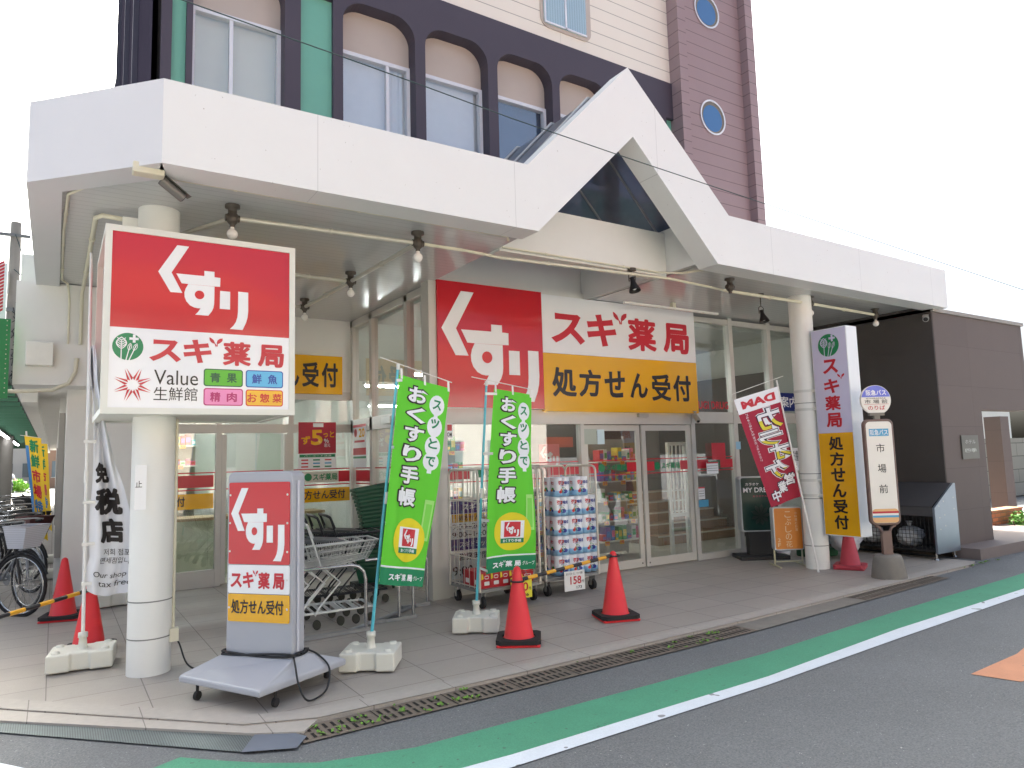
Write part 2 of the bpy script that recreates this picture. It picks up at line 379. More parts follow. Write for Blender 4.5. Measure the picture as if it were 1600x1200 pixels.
# road markings
gp = [(.43, 4.40), (.64, 4.50), (.80, 4.33), (1.0, 4.14), (1.25, 3.96), (1.76, 3.83), (2.41, 3.83), (3.6, 3.83), (4.84, 3.84), (7.03, 4.0), (9.68, 4.13), (14, 4.4)]
wp = [(14, 4.02), (9.11, 3.73), (6.35, 3.62), (4.34, 3.45), (2.14, 3.42), (1.3, 3.46), (.7, 3.66), (.2, 4.1)]
sheet('road_marking', gp+wp, Z0, GREENP)
wi = [(.6, 3.5), (1.2, 3.32), (2.05, 3.285), (4.19, 3.33), (6.0, 3.44), (8.72, 3.58), (14, 3.88)]
sheet('road_marking', wp[:-1]+wi, Z0+.002, WHITEP)
sheet('road_marking', [(-.2, 5.03), (.03, 4.7), (-.10, 4.6), (-.6, 5.2), (-1.4, 6.2), (-1.3, 6.4)], Z0, WHITEP)
sheet('road_marking', [(5.48, 2.63), (6.27, 2.66), (7.6, 2.9), (7.6, 2.75), (6.4, 2.52), (5.95, 2.50), (6.4, 2.42), (7.6, 2.4), (7.6, 2.2), (6.4, 2.26), (5.56, 2.35)], Z0, ORANGEP)
mb = MB()
for i in range(60):                                              # weeds rooted in the gutter slots
    t = random.random(); x = (1.35+t*1.1 if i < 26 else 3.4+t*1.6) if i < 40 else 9.6+random.random()*1.6
    y = (4.26+(x-1.25)*.017+random.random()*.24) if i < 40 else 4.80+random.random()*.04
    for j in range(random.randint(3, 9)):
        a = random.random()*6.28; l = .014+.018*random.random(); w = .009
        p = V(x+random.gauss(0, .015), y+random.gauss(0, .012), Z0+.01); d = V(math.cos(a), math.sin(a), .25+.6*random.random())*l; sd_ = V(-math.sin(a), math.cos(a), 0)*w
        mb.quad(p, p+d*.6+sd_, p+d, p+d*.6-sd_)
setp(mb.build('weeds', M('weed', (96, 140, 44), .6, var=.3, scale=30)), 'bright green weeds sprouting from the gutter slots', 'weeds', kind='stuff')

# ================================================================ PHARMACY BUILDING
B = thing('pharmacy_building', 'corner building with white gabled canopy, dark arched windows and cream upper walls', 'building', (4, 7.5, 0))
DARK = M('dark_render', (68, 62, 74), .6, var=.06, scale=2, bump=.15, bscale=80)
SIDING = M('cream_siding', (224, 218, 207), .6, var=.03, scale=3, lines=((2, .205, .012, .05, .45), (0, 2.7, .006, .7, .75)))
TOWER = M('mauve_siding', (148, 128, 131), .6, var=.05, scale=3, lines=((2, .205, .012, .05, .5),))
GREENW = M('green_panel', (108, 170, 152), .5, var=.04, speck=(6, .76, (50, 95, 85)))
BEIGE = M('beige_shutter_box', (182, 172, 164), .6, var=.03)
YF = 7.7
mb = MB()                                                        # upper walls: body of the building behind the front
mb.box(.8, 10.1, 8.05, 15.5, 4.2, 16); mb.box(3.9, 13, 17, 24, 0, 4.2); mb.build('wall', M('side_wall_dark', (58, 54, 66), 1., spec=.0), B)
mb = MB(); mb.box(.78, 8.22, YF+.03, 8.05, 7.54, 16)
mb.build('upper_wall', SIDING, B)
# dark band with arched openings
bays = [(1.08, 2.04), (2.72, 3.66), (3.80, 4.73), (4.88, 5.80), (5.93, 6.85), (6.98, 7.90)]
F0 = Fr((0, YF, 0))
def XZ(y): return Fr((0, y, 0))
mb = MB(); F = XZ(YF)
mb.obox(F, .78, 8.39, 7.12, 7.54, -.35, 0)
piers = [(.78, .88), (1.02, 1.08), (2.04, 2.22), (2.60, 2.72), (3.66, 3.80), (4.73, 4.88), (5.80, 5.93), (6.85, 6.98), (7.90, 8.06)]
for a, b in piers: mb.obox(F, a, b, 4.2, 7.12, -.35, 0)
mb.obox(F, 8.33, 8.39, 4.2, 7.12, -.35, .01)
mb.obox(F, .88, 1.02, 7.0, 7.12, -.35, 0); mb.obox(F, 2.22, 2.60, 7.04, 7.12, -.35, 0); mb.obox(F, 8.06, 8.33, 6.93, 7.12, -.35, 0)
r = .28
for a, b in bays:
    for cx, sg in ((a, 1), (b, -1)):
        pts = [(cx, 7.12), (cx, 7.12-r)]+[(cx+sg*(r-r*math.cos(R(t))), 7.12-r+r*math.sin(R(t))) for t in range(0, 91, 10)]
        mb.prism(F, pts if sg > 0 else pts[::-1], -.35, 0)
mb.build('dark_band', None, B) if False else mb.build('dark_band', DARK, B)
for a, b, z, h in [(.88, 1.02, 7.0, -.06), (2.22, 2.60, 7.04, -.06), (8.06, 8.33, 6.93, -.06)]+[(a, b, 5.50, -.16) for a, b in bays]: mb = MB(); mb.obox(F, a, b, 4.2, z, h-.04, h); mb.build('green_panel', GREENW, B)
for a, b in bays: mb = MB(); mb.obox(F, a, b, 6.58, 7.12, -.24, -.20); mb.build('shutter_box', BEIGE, B)
CURT = M('curtain', (228, 234, 238), .8, var=.06, scale=8)
CURTW = M('roller_blind', (226, 226, 206), .8, var=.04)
NAVY = M('navy_sky_reflection', (60, 86, 120), .6)  # reflected blue sky and dark interior painted as one navy tone
GLASSU = glass('upper_glass', (.93, .96, .98), boost=.16, dirt=.04)
for k, (a, b) in enumerate(bays):
    w = MB(); Fw = XZ(YF+.20); t = .045
    z0, z1 = 5.50, 6.57
    w.obox(Fw, a, b, z0, z0+.10, -.05, .05); w.obox(Fw, a, b, z1-.05, z1, -.05, .03)
    w.obox(Fw, a, a+t, z0+.10, z1-.05, -.05, .03); w.obox(Fw, b-t, b, z0+.10, z1-.05, -.05, .03)
    xm = a+(b-a)*(.68 if k == 1 else .5) if k != 0 else a+.42
    if k in (0, 1, 4): w.obox(Fw, xm-.02, xm+.02, z0+.10, z1-.05, -.04, .02)
    if k != 3: w.obox(Fw, a+.42, a+.46, 5.40, z0, -.03, .02)
    win = w.build('window', M('white_window_frame', (214, 218, 226), .4, var=.02), B)
    g = MB(); g.rect(Fw, a+t, z0+.1, b-t, z1-.05, -.01); g.build('pane', GLASSU, win)
    c = MB(); n = 40
    vs = []
    for i in range(n+1):
        u = a+.01+(b-a-.02)*i/n; h = -.10-.018*math.sin(i*1.4)
        if k in (0, 2, 3) or (k == 1 and i < n*.68): h = -.10
        vs += [Fw.p(u, z0+.02, h), Fw.p(u, z1, h)]
    c.add(vs, [(2*i, 2*i+2, 2*i+3, 2*i+1) for i in range(n)], True)
    c.build('curtain' if k in (1, 4, 5) else 'blind', (CURTW, CURT, CURT, NAVY, NAVY, CURT)[k], win)  # navy sheets carry a painted reflection, they are not fabric
# upper bedroom window with rounded corners, in the cream wall
w = MB(); Fw = XZ(YF+.03); x0, x1, z0, z1, r = 5.70, 6.47, 7.78, 9.1, .1
w.rrect(Fw, x0-.05, z0-.05, x1+.10, z1+.05, .14, .0, .02); ww = w.build('window', BEIGE, B)
w = MB(); w.rrect(Fw, x0, z0, x1, z1, .08, .021, .035); w.build('curtain', M('sheer_curtain', (176, 206, 214), .8, var=.12, scale=1, lines=((0, .045, .014, 0, .78),)), ww)
w = MB(); w.obox(Fw, 6.07, 6.10, z0, z1, .036, .05); w.obox(Fw, x0, x1, z0, z0+.025, .036, .05); w.obox(Fw, x0, x0+.025, z0+.025, z1, .036, .05); w.build('frame', M('white_window_frame', (214, 218, 226)), ww)
w = MB(); w.rect(Fw, x0+.03, z0+.03, x1, z1, .041); w.build('pane', GLASSU, ww)
# tower with two ribs and round windows
mb = MB(); yt = YF-.05
mb.box(8.30, 10.05, yt, 8.05, 3.7, 16); mb.box(8.22, 8.40, 7.50, 8.05, 3.7, 16.01); mb.box(9.92, 10.12, 7.50, 8.06, 3.7, 16.01)
mb.box(8.44, 8.47, yt-.015, yt, 3.7, 16)
mb.build('tower', TOWER, B)
for zc in (9.06, 7.16):
    w = MB(); Fw = XZ(yt); xc = 9.10; rr = .275
    w.ring(Fw, xc, zc, rr, rr+.03, .015, 32); n = 32
    q = [Fw.p(xc+rr*math.cos(2*math.pi*i/n), zc+rr*math.sin(2*math.pi*i/n), h) for h in (.015, .002) for i in range(n)]
    w.add(q, [(i, (i+1) % n, n+(i+1) % n, n+i) for i in range(n)], True)
    ww = w.build('round_window', M('white_window_frame', (214, 218, 226)), B)
    w = MB(); w.ring(Fw, xc, zc, rr-.09, rr, .006, 32); w.build('frame', M('bronze_frame', (120, 112, 100), .4, .3), ww)
    w = MB(); w.disc(Fw, xc-.01, zc-.02, rr-.045, .008, 32); w.build('pane', M('blue_glass', (70, 112, 160), .05, var=.02), ww)
# side wall with dark fins
mb = MB()
pa = PX(178, 137, .70); pb = PX(205, 0, .70)
zt = 12.; yb = pb.y+(pb.y-pa.y)/max(pb.z-pa.z, .1)*(zt-pb.z)*0
mb.add([(.70, 7.75, 4.2), (.70, pa.y, 4.2), (.70, pa.y, pa.z), (.70, pb.y, pb.z), (.70, pb.y, 14), (.70, 7.75, 14)], [(0, 1, 2, 3, 4, 5)])
mb.build('side_wall', M('side_wall_dark', (58, 54, 66), 1., spec=.0), B)
mb = MB()
for px in (214, 200, 188):
    q = PX(px, 110, .70); mb.box(.64, .70, q.y-.04, q.y+.04, 4.2, 13)
mb.build('fin', M('fin_edge', (84, 84, 98), .9, spec=.05), B)
# ---- canopy
YC = 5.2
cb = MB(); Fc = XZ(YC)
cb.prism(Fc, [(.55, 3.66), (3.70, 3.66), (4.94, 4.86), (6.13, 3.66), (11.15, 3.62), (11.17, 4.20), (6.36, 4.25), (4.91, 5.61), (3.6, 4.28), (.55, 4.27)], -.28, 0)
canopy = cb.build('canopy', PANEL, B)
f2 = MB(); a, b = V(.55, YC, 0), V(-.24, 6.03, 0)
f2.add([(.55, YC, 3.66), (-.24, 6.03, 3.66), (-.24, 6.03, 4.27), (.55, YC, 4.27), (.62, YC+.28, 3.66), (-.02, 6.12, 3.66), (-.02, 6.12, 4.27), (.62, YC+.28, 4.27)],
       [(1, 0, 3, 2), (0, 1, 5, 4), (3, 7, 6, 2), (4, 5, 6, 7)])
f2.add([(-.24, 6.03, 3.66), (-.24, 10.2, 3.66), (-.24, 10.2, 4.27), (-.24, 6.03, 4.27), (-.02, 6.12, 3.66), (-.02, 10.2, 3.66), (-.02, 10.2, 4.27), (-.02, 6.12, 4.27)],
       [(0, 3, 2, 1), (0, 1, 5, 4), (4, 5, 6, 7), (3, 7, 6, 2)])
f2.build('side_fascia', M('white_panel_shaded', (214, 212, 214), .4, var=.03, scale=1.2, grime=.03), canopy)  # fascia white again, its weaker light mixed into a darker, lilac colour
SOFF = M('soffit', (204, 203, 202), .16, var=.04, scale=1.5, lines=((1, .1, .006, .02, .72),), spec=.6, grime=.05)
sf = MB()
sf.add([(.60, YC+.25, 3.70), (3.72, YC+.25, 3.70), (3.72, 10.2, 3.70), (-.05, 10.2, 3.70), (-.05, 6.1, 3.70)], [(0, 1, 2, 3, 4)])
sf.add([(6.12, YC+.25, 3.70), (11.14, YC+.25, 3.68), (11.14, 12, 3.68), (6.12, 12, 3.70)], [(0, 1, 2, 3)])
sf.build('soffit', SOFF, canopy)
tp = MB(); tp.add([(.58, YC+.02, 4.26), (3.64, YC+.1, 4.26), (3.64, 8.0, 4.26), (.78, 8.0, 4.26), (-.2, 10.2, 4.26), (-.2, 6.1, 4.26)], [(0, 1, 2, 3, 4, 5)])
tp.add([(6.34, YC+.1, 4.18), (11.1, YC+.1, 4.16), (11.1, 8, 4.16), (6.34, 8, 4.18)], [(0, 1, 2, 3)]); tp.build('roof_deck', M('roof_sheet', (160, 160, 160), .7), canopy)
be = MB(); be.box(3.72, 6.06, 5.92, 6.10, 3.67, 4.20); be.box(6.06, 6.13, YC+.28, 7.55, 3.71, 4.24); be.box(3.66, 3.72, YC+.28, 7.55, 3.71, 4.24)
be.box(3.72, 8.1, 7.50, 7.62, 3.70, 3.80); be.box(3.66, 6.13, 7.56, 7.69, 3.81, 5.4)
be.build('cross_beam', M('beam_white', (218, 217, 211), .45, var=.03), canopy)
SKY = bpy.data.materials.new('skylight_glass'); SKY.use_nodes = True
N_ = SKY.node_tree.nodes; L_ = SKY.node_tree.links; pb_ = N_['Principled BSDF']; pb_.inputs['Base Color'].default_value = (.15, .18, .23, 1); pb_.inputs['Roughness'].default_value = .3
tr_ = N_.new('ShaderNodeBsdfTransparent'); tr_.inputs[0].default_value = (.22, .29, .40, 1); mx_ = N_.new('ShaderNodeMixShader')
nz_ = N_.new('ShaderNodeTexNoise'); nz_.inputs['Scale'].default_value = 5; nz_.inputs['Detail'].default_value = 6
mr_ = N_.new('ShaderNodeMapRange'); mr_.inputs['From Min'].default_value = .4; mr_.inputs['From Max'].default_value = .7; mr_.inputs['To Min'].default_value = .30; mr_.inputs['To Max'].default_value = .08
L_.new(nz_.outputs['Fac'], mr_.inputs[0]); L_.new(mr_.outputs[0], mx_.inputs[0]); L_.new(pb_.outputs[0], mx_.inputs[1]); L_.new(tr_.outputs[0], mx_.inputs[2]); L_.new(mx_.outputs[0], N_['Material Output'].inputs[0])
sk = MB()
y0, y1 = YC+.28, 7.56
sk.quad((3.62, y0, 4.24), (3.62, y1, 4.24), (4.60, y1, 5.30), (4.60, y0, 5.30)); sk.quad((4.60, y0, 5.30), (4.60, y1, 5.30), (5.22, y1, 5.30), (5.22, y0, 5.30)); sk.quad((5.22, y0, 5.30), (5.22, y1, 5.30), (6.22, y1, 4.24), (6.22, y0, 4.24))
skl = sk.build('skylight', SKY, canopy)
sk = MB()
for y in (5.5, 6.15, 6.85, 7.52):
    sk.tube([(3.63, y, 4.26), (4.60, y, 5.32), (5.22, y, 5.32), (6.21, y, 4.26)], .022, 6)
for x, z in ((3.66, 4.26), (6.18, 4.26)): sk.cyl((x, y0, z), (x, y1, z), .024, n=6)
sk.build('skylight_bar', M('bar_grey', (150, 152, 154), .4, .4), canopy)
# columns
for cx, cy, rr in ((.666, 6.36, .157), (8.64, 5.95, .152)):
    c = MB(); c.mat(WHITE).lathe((cx, cy, 0), [(rr, 0), (rr, 3.70)], 36, cap=False)
    col = c.build('column', None, B)
    for z in ((.27, .55) if cx < 2 else (.30, .92, 1.25, 2.2)): c = MB(); c.lathe((cx, cy, z), [(rr+.0015, 0), (rr+.0015, .009)], 36, cap=False); c.build('joint_ring', M('joint_grey', (120, 120, 116), .5), col)
# ---- left recess: walls
LW = M('white_wall', (226, 224, 219), .6, var=.04, scale=3, bump=.1, bscale=120, grime=.05)
mb = MB(); mb.box(.10, .92, 9.85, 10.2, 0, 3.70); mb.box(-.42, .92, 9.4, 10.2, 2.53, 3.69)
mb.box(.10, .92, 10.2, 40, 0, 2.53)
for i in range(9): y = 11+i*2.4; mb.box(.03, .10, y, y+.5, 0, 2.53)
mb.box(-.42, .92, 10.2, 40, 2.5299, 4.2); mb.box(-.36, -.2, 10.21, 40, 2.40, 2.529)
mb.box(.92, 3.72, 10.2, 10.28, 2.62, 3.70)
mb.build('lower_wall', LW, B)
mb = MB(); mb.box(.02, .095, 12.2, 12.9, .8, 1.9); mb.box(.03, .095, 10.6, 11.8, .5, 2.3); mb.build('notice_panel', M('grey_board', (150, 146, 140), .5), B)
# ---- shopfront (aluminium frames, glass, doors)
sf_ = MB(); YB = 10.2
# facade right of the recess, plane y 7.45
def bar(x0, x1, z0, z1, y=7.45, d=.10): sf_.box(x0, x1, y, y+d, z0, z1)
sf_.box(3.64, 3.86, 7.40, 7.60, 0, 3.70); bar(3.86, 8.0, 2.0, 2.18); bar(5.88, 5.94, 0, 2.0)
bar(3.86, 5.88, 0, .16); bar(7.98, 8.06, 0, 3.70); 
bar(8.06, 10.9, 2.02, 2.19); bar(8.06, 10.9, 0, .09, y=7.46)
for x in (8.92, 9.86): bar(x, x+.09, 0, 3.70, y=7.44)
bar(8.06, 10.9, 3.58, 3.66)
# return wall x = 3.72
for y in (8.15, 9.35, YB-.09): sf_.box(3.70, 3.80, y, y+.09, 0, 3.68)
sf_.box(3.70, 3.80, 7.61, YB, 2.02, 2.2); sf_.box(3.70, 3.80, 7.61, YB, 3.60, 3.69); sf_.box(3.70, 3.80, 9.44, YB-.09, 0, .14)
# back wall y = 10.2
for x in (.92, 1.82, 2.78): sf_.box(x, x+.07, YB-.02, YB+.08, 0, 2.62)
sf_.box(.99, 3.70, YB-.01, YB+.07, 2.02, 2.14); sf_.box(.99, 3.70, YB-.01, YB+.07, 2.50, 2.62); sf_.box(.99, 1.82, YB-.01, YB+.07, 0, .22); sf_.box(2.85, 3.70, YB-.01, YB+.07, 0, .22)
sf_.box(1.89, 1.95, YB-.03, YB+.05, .03, 2.0); sf_.box(2.72, 2.78, YB-.03, YB+.05, .03, 2.0)
shop = sf_.build('shopfront', ALU, B)
def pane(*q):
    g = MB(); g.quad(*q); g.build('pane', GLASS, shop)
pane((3.86, 7.5, .16), (5.88, 7.5, .16), (5.88, 7.5, 2), (3.86, 7.5, 2))
for a, b in ((8.06, 8.92), (9.01, 9.86), (9.95, 10.9)):
    pane((a, 7.5, .09), (b, 7.5, .09), (b, 7.5, 2.02), (a, 7.5, 2.02)); pane((a, 7.5, 2.19), (b, 7.5, 2.19), (b, 7.5, 3.58), (a, 7.5, 3.58))
for a, b in ((YB-.09, 9.44), (9.35, 8.24), (8.15, 7.6)):
    pane((3.75, a, .1), (3.75, b, .1), (3.75, b, 2.02), (3.75, a, 2.02)); pane((3.75, a, 2.2), (3.75, b, 2.2), (3.75, b, 3.6), (3.75, a, 3.6))
for a, b in ((.99, 1.82), (1.89, 2.78), (2.85, 3.70)):
    pane((a, YB+.03, .1), (b, YB+.03, .1), (b, YB+.03, 2.02), (a, YB+.03, 2.02)); pane((a, YB+.03, 2.14), (b, YB+.03, 2.14), (b, YB+.03, 2.5), (a, YB+.03, 2.5))
for x0, x1, y in ((5.96, 6.98, 7.50), (6.99, 7.97, 7.47)):
    d = MB(); d.box(x0, x0+.075, y, y+.03, .02, 1.99); d.box(x1-.075, x1, y, y+.03, .02, 1.99); d.box(x0+.075, x1-.075, y, y+.03, .02, .13); d.box(x0+.075, x1-.075, y, y+.03, 1.91, 1.99)
    dd = d.build('sliding_door', ALU, B)
    d = MB(); d.quad((x0+.07, y+.015, .12), (x1-.07, y+.015, .12), (x1-.07, y+.015, 1.92), (x0+.07, y+.015, 1.92)); d.build('pane', GLASS, dd)
    d = MB(); F = XZ(y); d.disc(F, x0+.05 if x0 > 6.5 else x1-.05, .07, .012, .002, 12); d.build('keyhole', M('dark_metal', (70, 66, 60), .4, .5), dd)
    a, b = x0+.08, x1-.08; F = XZ(y+.012)
    d = MB(); c = (a+b)/2; d.mat(LRED); d.rect(F, a, 1.34, c-.26, 1.47, .0); d.rect(F, c+.26, 1.34, b, 1.47, .0); d.rect(F, a, 1.50, b, 1.513, 0); d.rect(F, a, 1.30, b, 1.313, 0)
    d.mat(LGRN).disc(F, c-.2, 1.405, .055, 0); d.text('スギ薬局', F, c-.12, 1.36, c+.25, 1.45, .03, 0); d.build('stripe', None, dd)
d = MB(); F = XZ(7.45); d.obox(F, 6.9, 7.08, 2.10, 2.15, 0, .05); d.build('door_sensor', M('sensor_grey', (176, 172, 166), .4), B)
d = MB(); F = Fr((3.70, 0, 0), (0, -1, 0), (0, 0, 1)); d.obox(F, -8.85, -8.55, 2.07, 2.16, 0, .07); d.build('door_sensor', M('sensor_white', (214, 212, 206), .4), B)
# ---- interior seen through the glass
IW = M('interior_wall', (202, 204, 198), .7, var=.05); IFL = M('interior_floor', (176, 170, 156), .3, var=.06)
mb = MB(); mb.box(3.8, 13, 16.5, 16.6, 0, 3.7); mb.box(3.74, 3.8, 10.28, 16.5, 0, 3.7); mb.box(.92, 3.74, 14, 14.1, 0, 3.0); mb.box(.92, .98, 10.28, 14, 0, 3.0); mb.box(10.9, 10.96, 7.7, 12, 0, 3.68)
mb.build('inner_wall', IW, B)
mb = MB(); mb.box(3.8, 13, 7.62, 16.5, -.02, .012); mb.box(.98, 3.74, 10.28, 14, -.02, .012); mb.build('inner_floor', IFL, B)
mb = MB(); mb.box(3.8, 13, 7.7, 16.5, 3.56, 3.64); mb.box(.98, 3.74, 10.3, 14, 2.70, 2.76); mb.build('inner_ceiling', IW, B)
TUBE = M('fluorescent_tube', (244, 251, 252), .5, var=0, emit=28.)
k = 0
for x, y, z, l in ((5.2, 8.6, 2.95, 1.2), (5.2, 10.2, 2.95, 1.2), (5.2, 12, 2.95, 1.2), (7.4, 9.2, 2.95, 1.2), (7.4, 11.2, 2.95, 1.2), (7.4, 13.4, 2.95, 1.2), (9.6, 12.4, 2.95, 1.2), (1.9, 11.0, 2.64, 1.2), (2.0, 12.6, 2.64, 1.2)):
    k += 1
    t = thing('ceiling_light', 'fluorescent light, %s row from the glass, %s' % (ORD[{8.6: 0, 10.2: 1, 12: 2, 9.2: 0, 11.2: 1, 13.4: 2, 12.4: 0, 11.0: 0, 12.6: 1}[y]], 'in the dispensary' if x < 3 else ('above the roll cages' if x < 6 else ('behind the sliding doors' if x < 9 else 'above the stair'))), 'ceiling light', (x, y, z), group='fluorescent lights inside the shop')
    mb = MB(); mb.box(x-l/2, x+l/2, y-.06, y+.06, z, z+.05); mb.build('fitting', WHITE, t)
    mb = MB(); mb.cyl((x-l/2+.03, y, z-.02), (x+l/2-.03, y, z-.02), .019, n=8); mb.build('tube', TUBE, t)
# stair inside the right bay
t = thing('stair', 'wide tan stair climbing behind the glass right of the sliding doors', 'stair', (9.3, 9.2, 0))
mb = MB()
for i in range(5): mb.box(8.70, 10.78, 9.0+i*.30, 10.6, .17*i+.012, .17*(i+1))
mb.build('steps', M('stair_stone', (164, 132, 98), .5, var=.12, scale=5, brick=dict(w=.6, h=.3, m=.004, v=.1, mc=(110, 90, 70))), t)
mb = MB()
for i in range(5): mb.box(8.70, 10.78, 8.985+i*.30, 9.0+i*.30, .17*(i+1)-.02, .17*(i+1)+.006)
mb.build('nosing', M('nosing', (206, 200, 184), .4), t)
t = thing('dark_wall_panel', 'dark wall behind the stair inside the right glass bay', 'wall', (9.8, 11.6, 0))
mb = MB(); mb.box(7.8, 10.85, 11.6, 11.7, 0, 3.0); mb.box(10.80, 10.89, 8.2, 11.6, 0, 3.0); mb.build('panel', M('brown_dim', (92, 84, 76), .6, var=.06), t)
# goods shelves behind the doors
random.seed(3)
def shelf(x0, x1, y, levels, label, d=.35):
    t = thing('display_shelf', label, 'shelf', ((x0+x1)/2, y, 0))
    mb = MB()
    for z in levels: mb.box(x0, x1, y, y+d, z-.02, z)
    mb.build('shelf_board', M('shelf_white', (214, 214, 206), .4), t)
    mb = MB()
    for x in (x0, x1-.03): mb.box(x, x+.03, y+d, y+d+.03, 0, levels[-1]+.4)
    mb.box(x0, x1, y+d+.005, y+d+.02, .05, levels[-1]+.35)
    mb.build('back_panel', M('shelf_back', (150, 148, 140), .5), t)
    mb = MB(); F = XZ(y)
    for z in levels:
        u = x0+.06
        while u < x1-.15: mb.mat(YEL).rect(F, u, z-.06, u+.09, z+.0, .012); mb.mat(LRED).text(random.choice(('98', '198', '298', '59')), F, u+.012, z-.05, u+.078, z-.01, .02, .016); u += .28+.3*random.random()
    mb.build('price_tag', None, t)
    return t
PCOL = [M('goods_%s' % n, c, .35, var=.1, scale=30) for n, c in (('white', (214, 214, 210)), ('green', (70, 150, 80)), ('pink', (210, 90, 130)), ('blue', (70, 120, 190)), ('yellow', (226, 196, 70)), ('teal', (90, 170, 170)), ('purple', (120, 90, 160)), ('red', (190, 60, 60)))]
def goods(x0, x1, y, z, where, hmin=.10, hmax=.24, step=.13):
    u = x0+.05; kk = 0
    while u < x1-.08:
        kk += 1; w = step*(.7+.5*random.random()); h = hmin+(hmax-hmin)*random.random(); k = random.randrange(len(PCOL))
        mb = MB(); F = Fr((u, y+.03, z+.001)); mb.mat(PCOL[k])
        mb.box(u, u+w*.9, y+.03, y+.03+.16, z+.001, z+h)
        mb.mat(PCOL[(k*3+1) % len(PCOL)]).rect(F, w*.1, h*.25, w*.8, h*.7, .002)
        setp(mb.build('goods_packet', None, bevel=.006), 'small packet, %s from the left, %s' % (ORD[kk-1], where), 'packet', 'packets on '+where)
        u += w
for (x0, x1, y, lv, lab, sh) in ((5.2, 6.3, 8.3, (.25, .55, .85, 1.15), 'white display shelf with price tags behind the roll cages', 'shelf behind the roll cages'), (6.95, 7.80, 8.4, (.28, .58, .88, 1.18, 1.48), 'white goods shelf seen through the left sliding door', 'shelf behind the left sliding door'), (4.1, 5.0, 9.0, (.3, .65, 1.0, 1.35, 1.7), 'white goods shelf inside the window left of the roll cages', 'shelf inside the left shop window')):
    shelf(x0, x1, y, lv, lab)
    for i, z in enumerate(lv): goods(x0, x1, y, z, ['bottom', 'second', 'third', 'fourth', 'top'][i]+' board, '+sh, .07, .22, .085)
# white lattice partition inside the right door
t = thing('lattice_partition', 'white open lattice partition standing inside the right sliding door', 'partition', (8.2, 8.0, 0))
mb = MB()
for x in (8.02, 8.38): mb.box(x, x+.05, 8.0, 8.05, 0.012, 1.75)
for x in (8.12, 8.21, 8.30): mb.box(x, x+.02, 8.01, 8.03, .65, 1.70)
mb.box(8.07, 8.38, 8.0, 8.05, 1.70, 1.75); mb.box(8.07, 8.38, 8.0, 8.05, .60, .65); mb.build('frame', M('lattice_white', (216, 212, 200), .45), t)
# dispensary counter and medicine shelf behind the left window
t = thing('dispensary_counter', 'pale green front counter in the dispensary window', 'counter', (1.9, 11.2, 0))
mb = MB(); mb.box(1.0, 3.6, 11.2, 11.7, .012, .80); mb.build('front', M('pale_green', (196, 206, 178), .5, var=.03, lines=((0, .6, .006, 0, .7),)), t)
mb = MB(); mb.box(.99, 3.62, 11.15, 11.74, .80, .84); mb.build('counter_top', M('counter_tan', (176, 150, 110), .4), t)
shelf(1.2, 2.1, 13.4, (.9, 1.25, 1.6, 1.95), 'medicine shelf at the back of the dispensary', .3)
for z in (.9, 1.25, 1.6, 1.95): goods(1.2, 2.1, 13.4, z, 'medicine shelf of the dispensary', .06, .2, .09)

# ================================================================ SIGN ARTWORK
KU = [(0.195, 1.0), (0.322, 0.999), (0.14, 0.651), (0.259, 0.408), (0.132, 0.406), (0.0, 0.646)]
SU = [(0.19, 0.645), (0.494, 0.648), (0.494, 0.715), (0.607, 0.716), (0.608, 0.648), (0.675, 0.645), (0.673, 0.531), (0.61, 0.529), (0.61, 0.401), (0.609, 0.309), (0.602, 0.257), (0.585, 0.21), (0.546, 0.15), (0.402, 0.15), (0.431, 0.185), (0.459, 0.235), (0.426, 0.234), (0.387, 0.241), (0.344, 0.262), (0.304, 0.308), (0.284, 0.361), (0.281, 0.416), (0.293, 0.467), (0.322, 0.527), (0.249, 0.529)]
R1 = [(0.674, 0.48), (0.789, 0.48), (0.789, 0.25), (0.672, 0.25)]
R2 = [(0.881, 0.492), (0.998, 0.492), (1.0, 0.244), (0.994, 0.171), (0.978, 0.102), (0.937, 0.0), (0.79, 0.002), (0.831, 0.048), (0.858, 0.097), (0.875, 0.16), (0.881, 0.233)]
def kusuri(mb, F, u0, v0, u1, v1, white, red, h=.003):
    T = lambda L: [(u0+a*(u1-u0), v0+b*(v1-v0)) for a, b in L]
    mb.mat(white)
    for L in (KU, R1, R2): mb.poly(F, T(L)[::-1], h)
    # す is drawn as three convex-ish pieces so that no face folds over
    mb.poly(F, T(SU[:8]+[(0.61, 0.529), (0.322, 0.527), (0.249, 0.529)])[::-1], h)
    mb.poly(F, T([(0.322, 0.5265), (0.61, 0.5265)]+SU[8:24])[::-1], h)
    mb.mat(red).disc(F, u0+.4455*(u1-u0), v0+.4034*(v1-v0), .0526*(u1-u0), h+.0015, 20, .0552*(v1-v0))
def sprout(mb, F, u0, v0, u1, v1, h=.003):
    w, k = u1-u0, v1-v0; P = lambda L: [(u0+a*w, v0+b*k) for a, b in L]
    for L in ([(0, 1), (.12, .95), (.32, .72), (.42, .42), (.40, .28), (.20, .40), (.05, .62)], [(1, .96), (.80, .92), (.62, .72), (.56, .45), (.60, .25), (.80, .40), (.98, .66)],
              [(.40, .34), (.46, .34), (.55, .12), (.54, 0), (.46, 0)], [(.57, .32), (.63, .30), (.63, .0), (.56, 0)]): mb.poly(F, P(L), h)
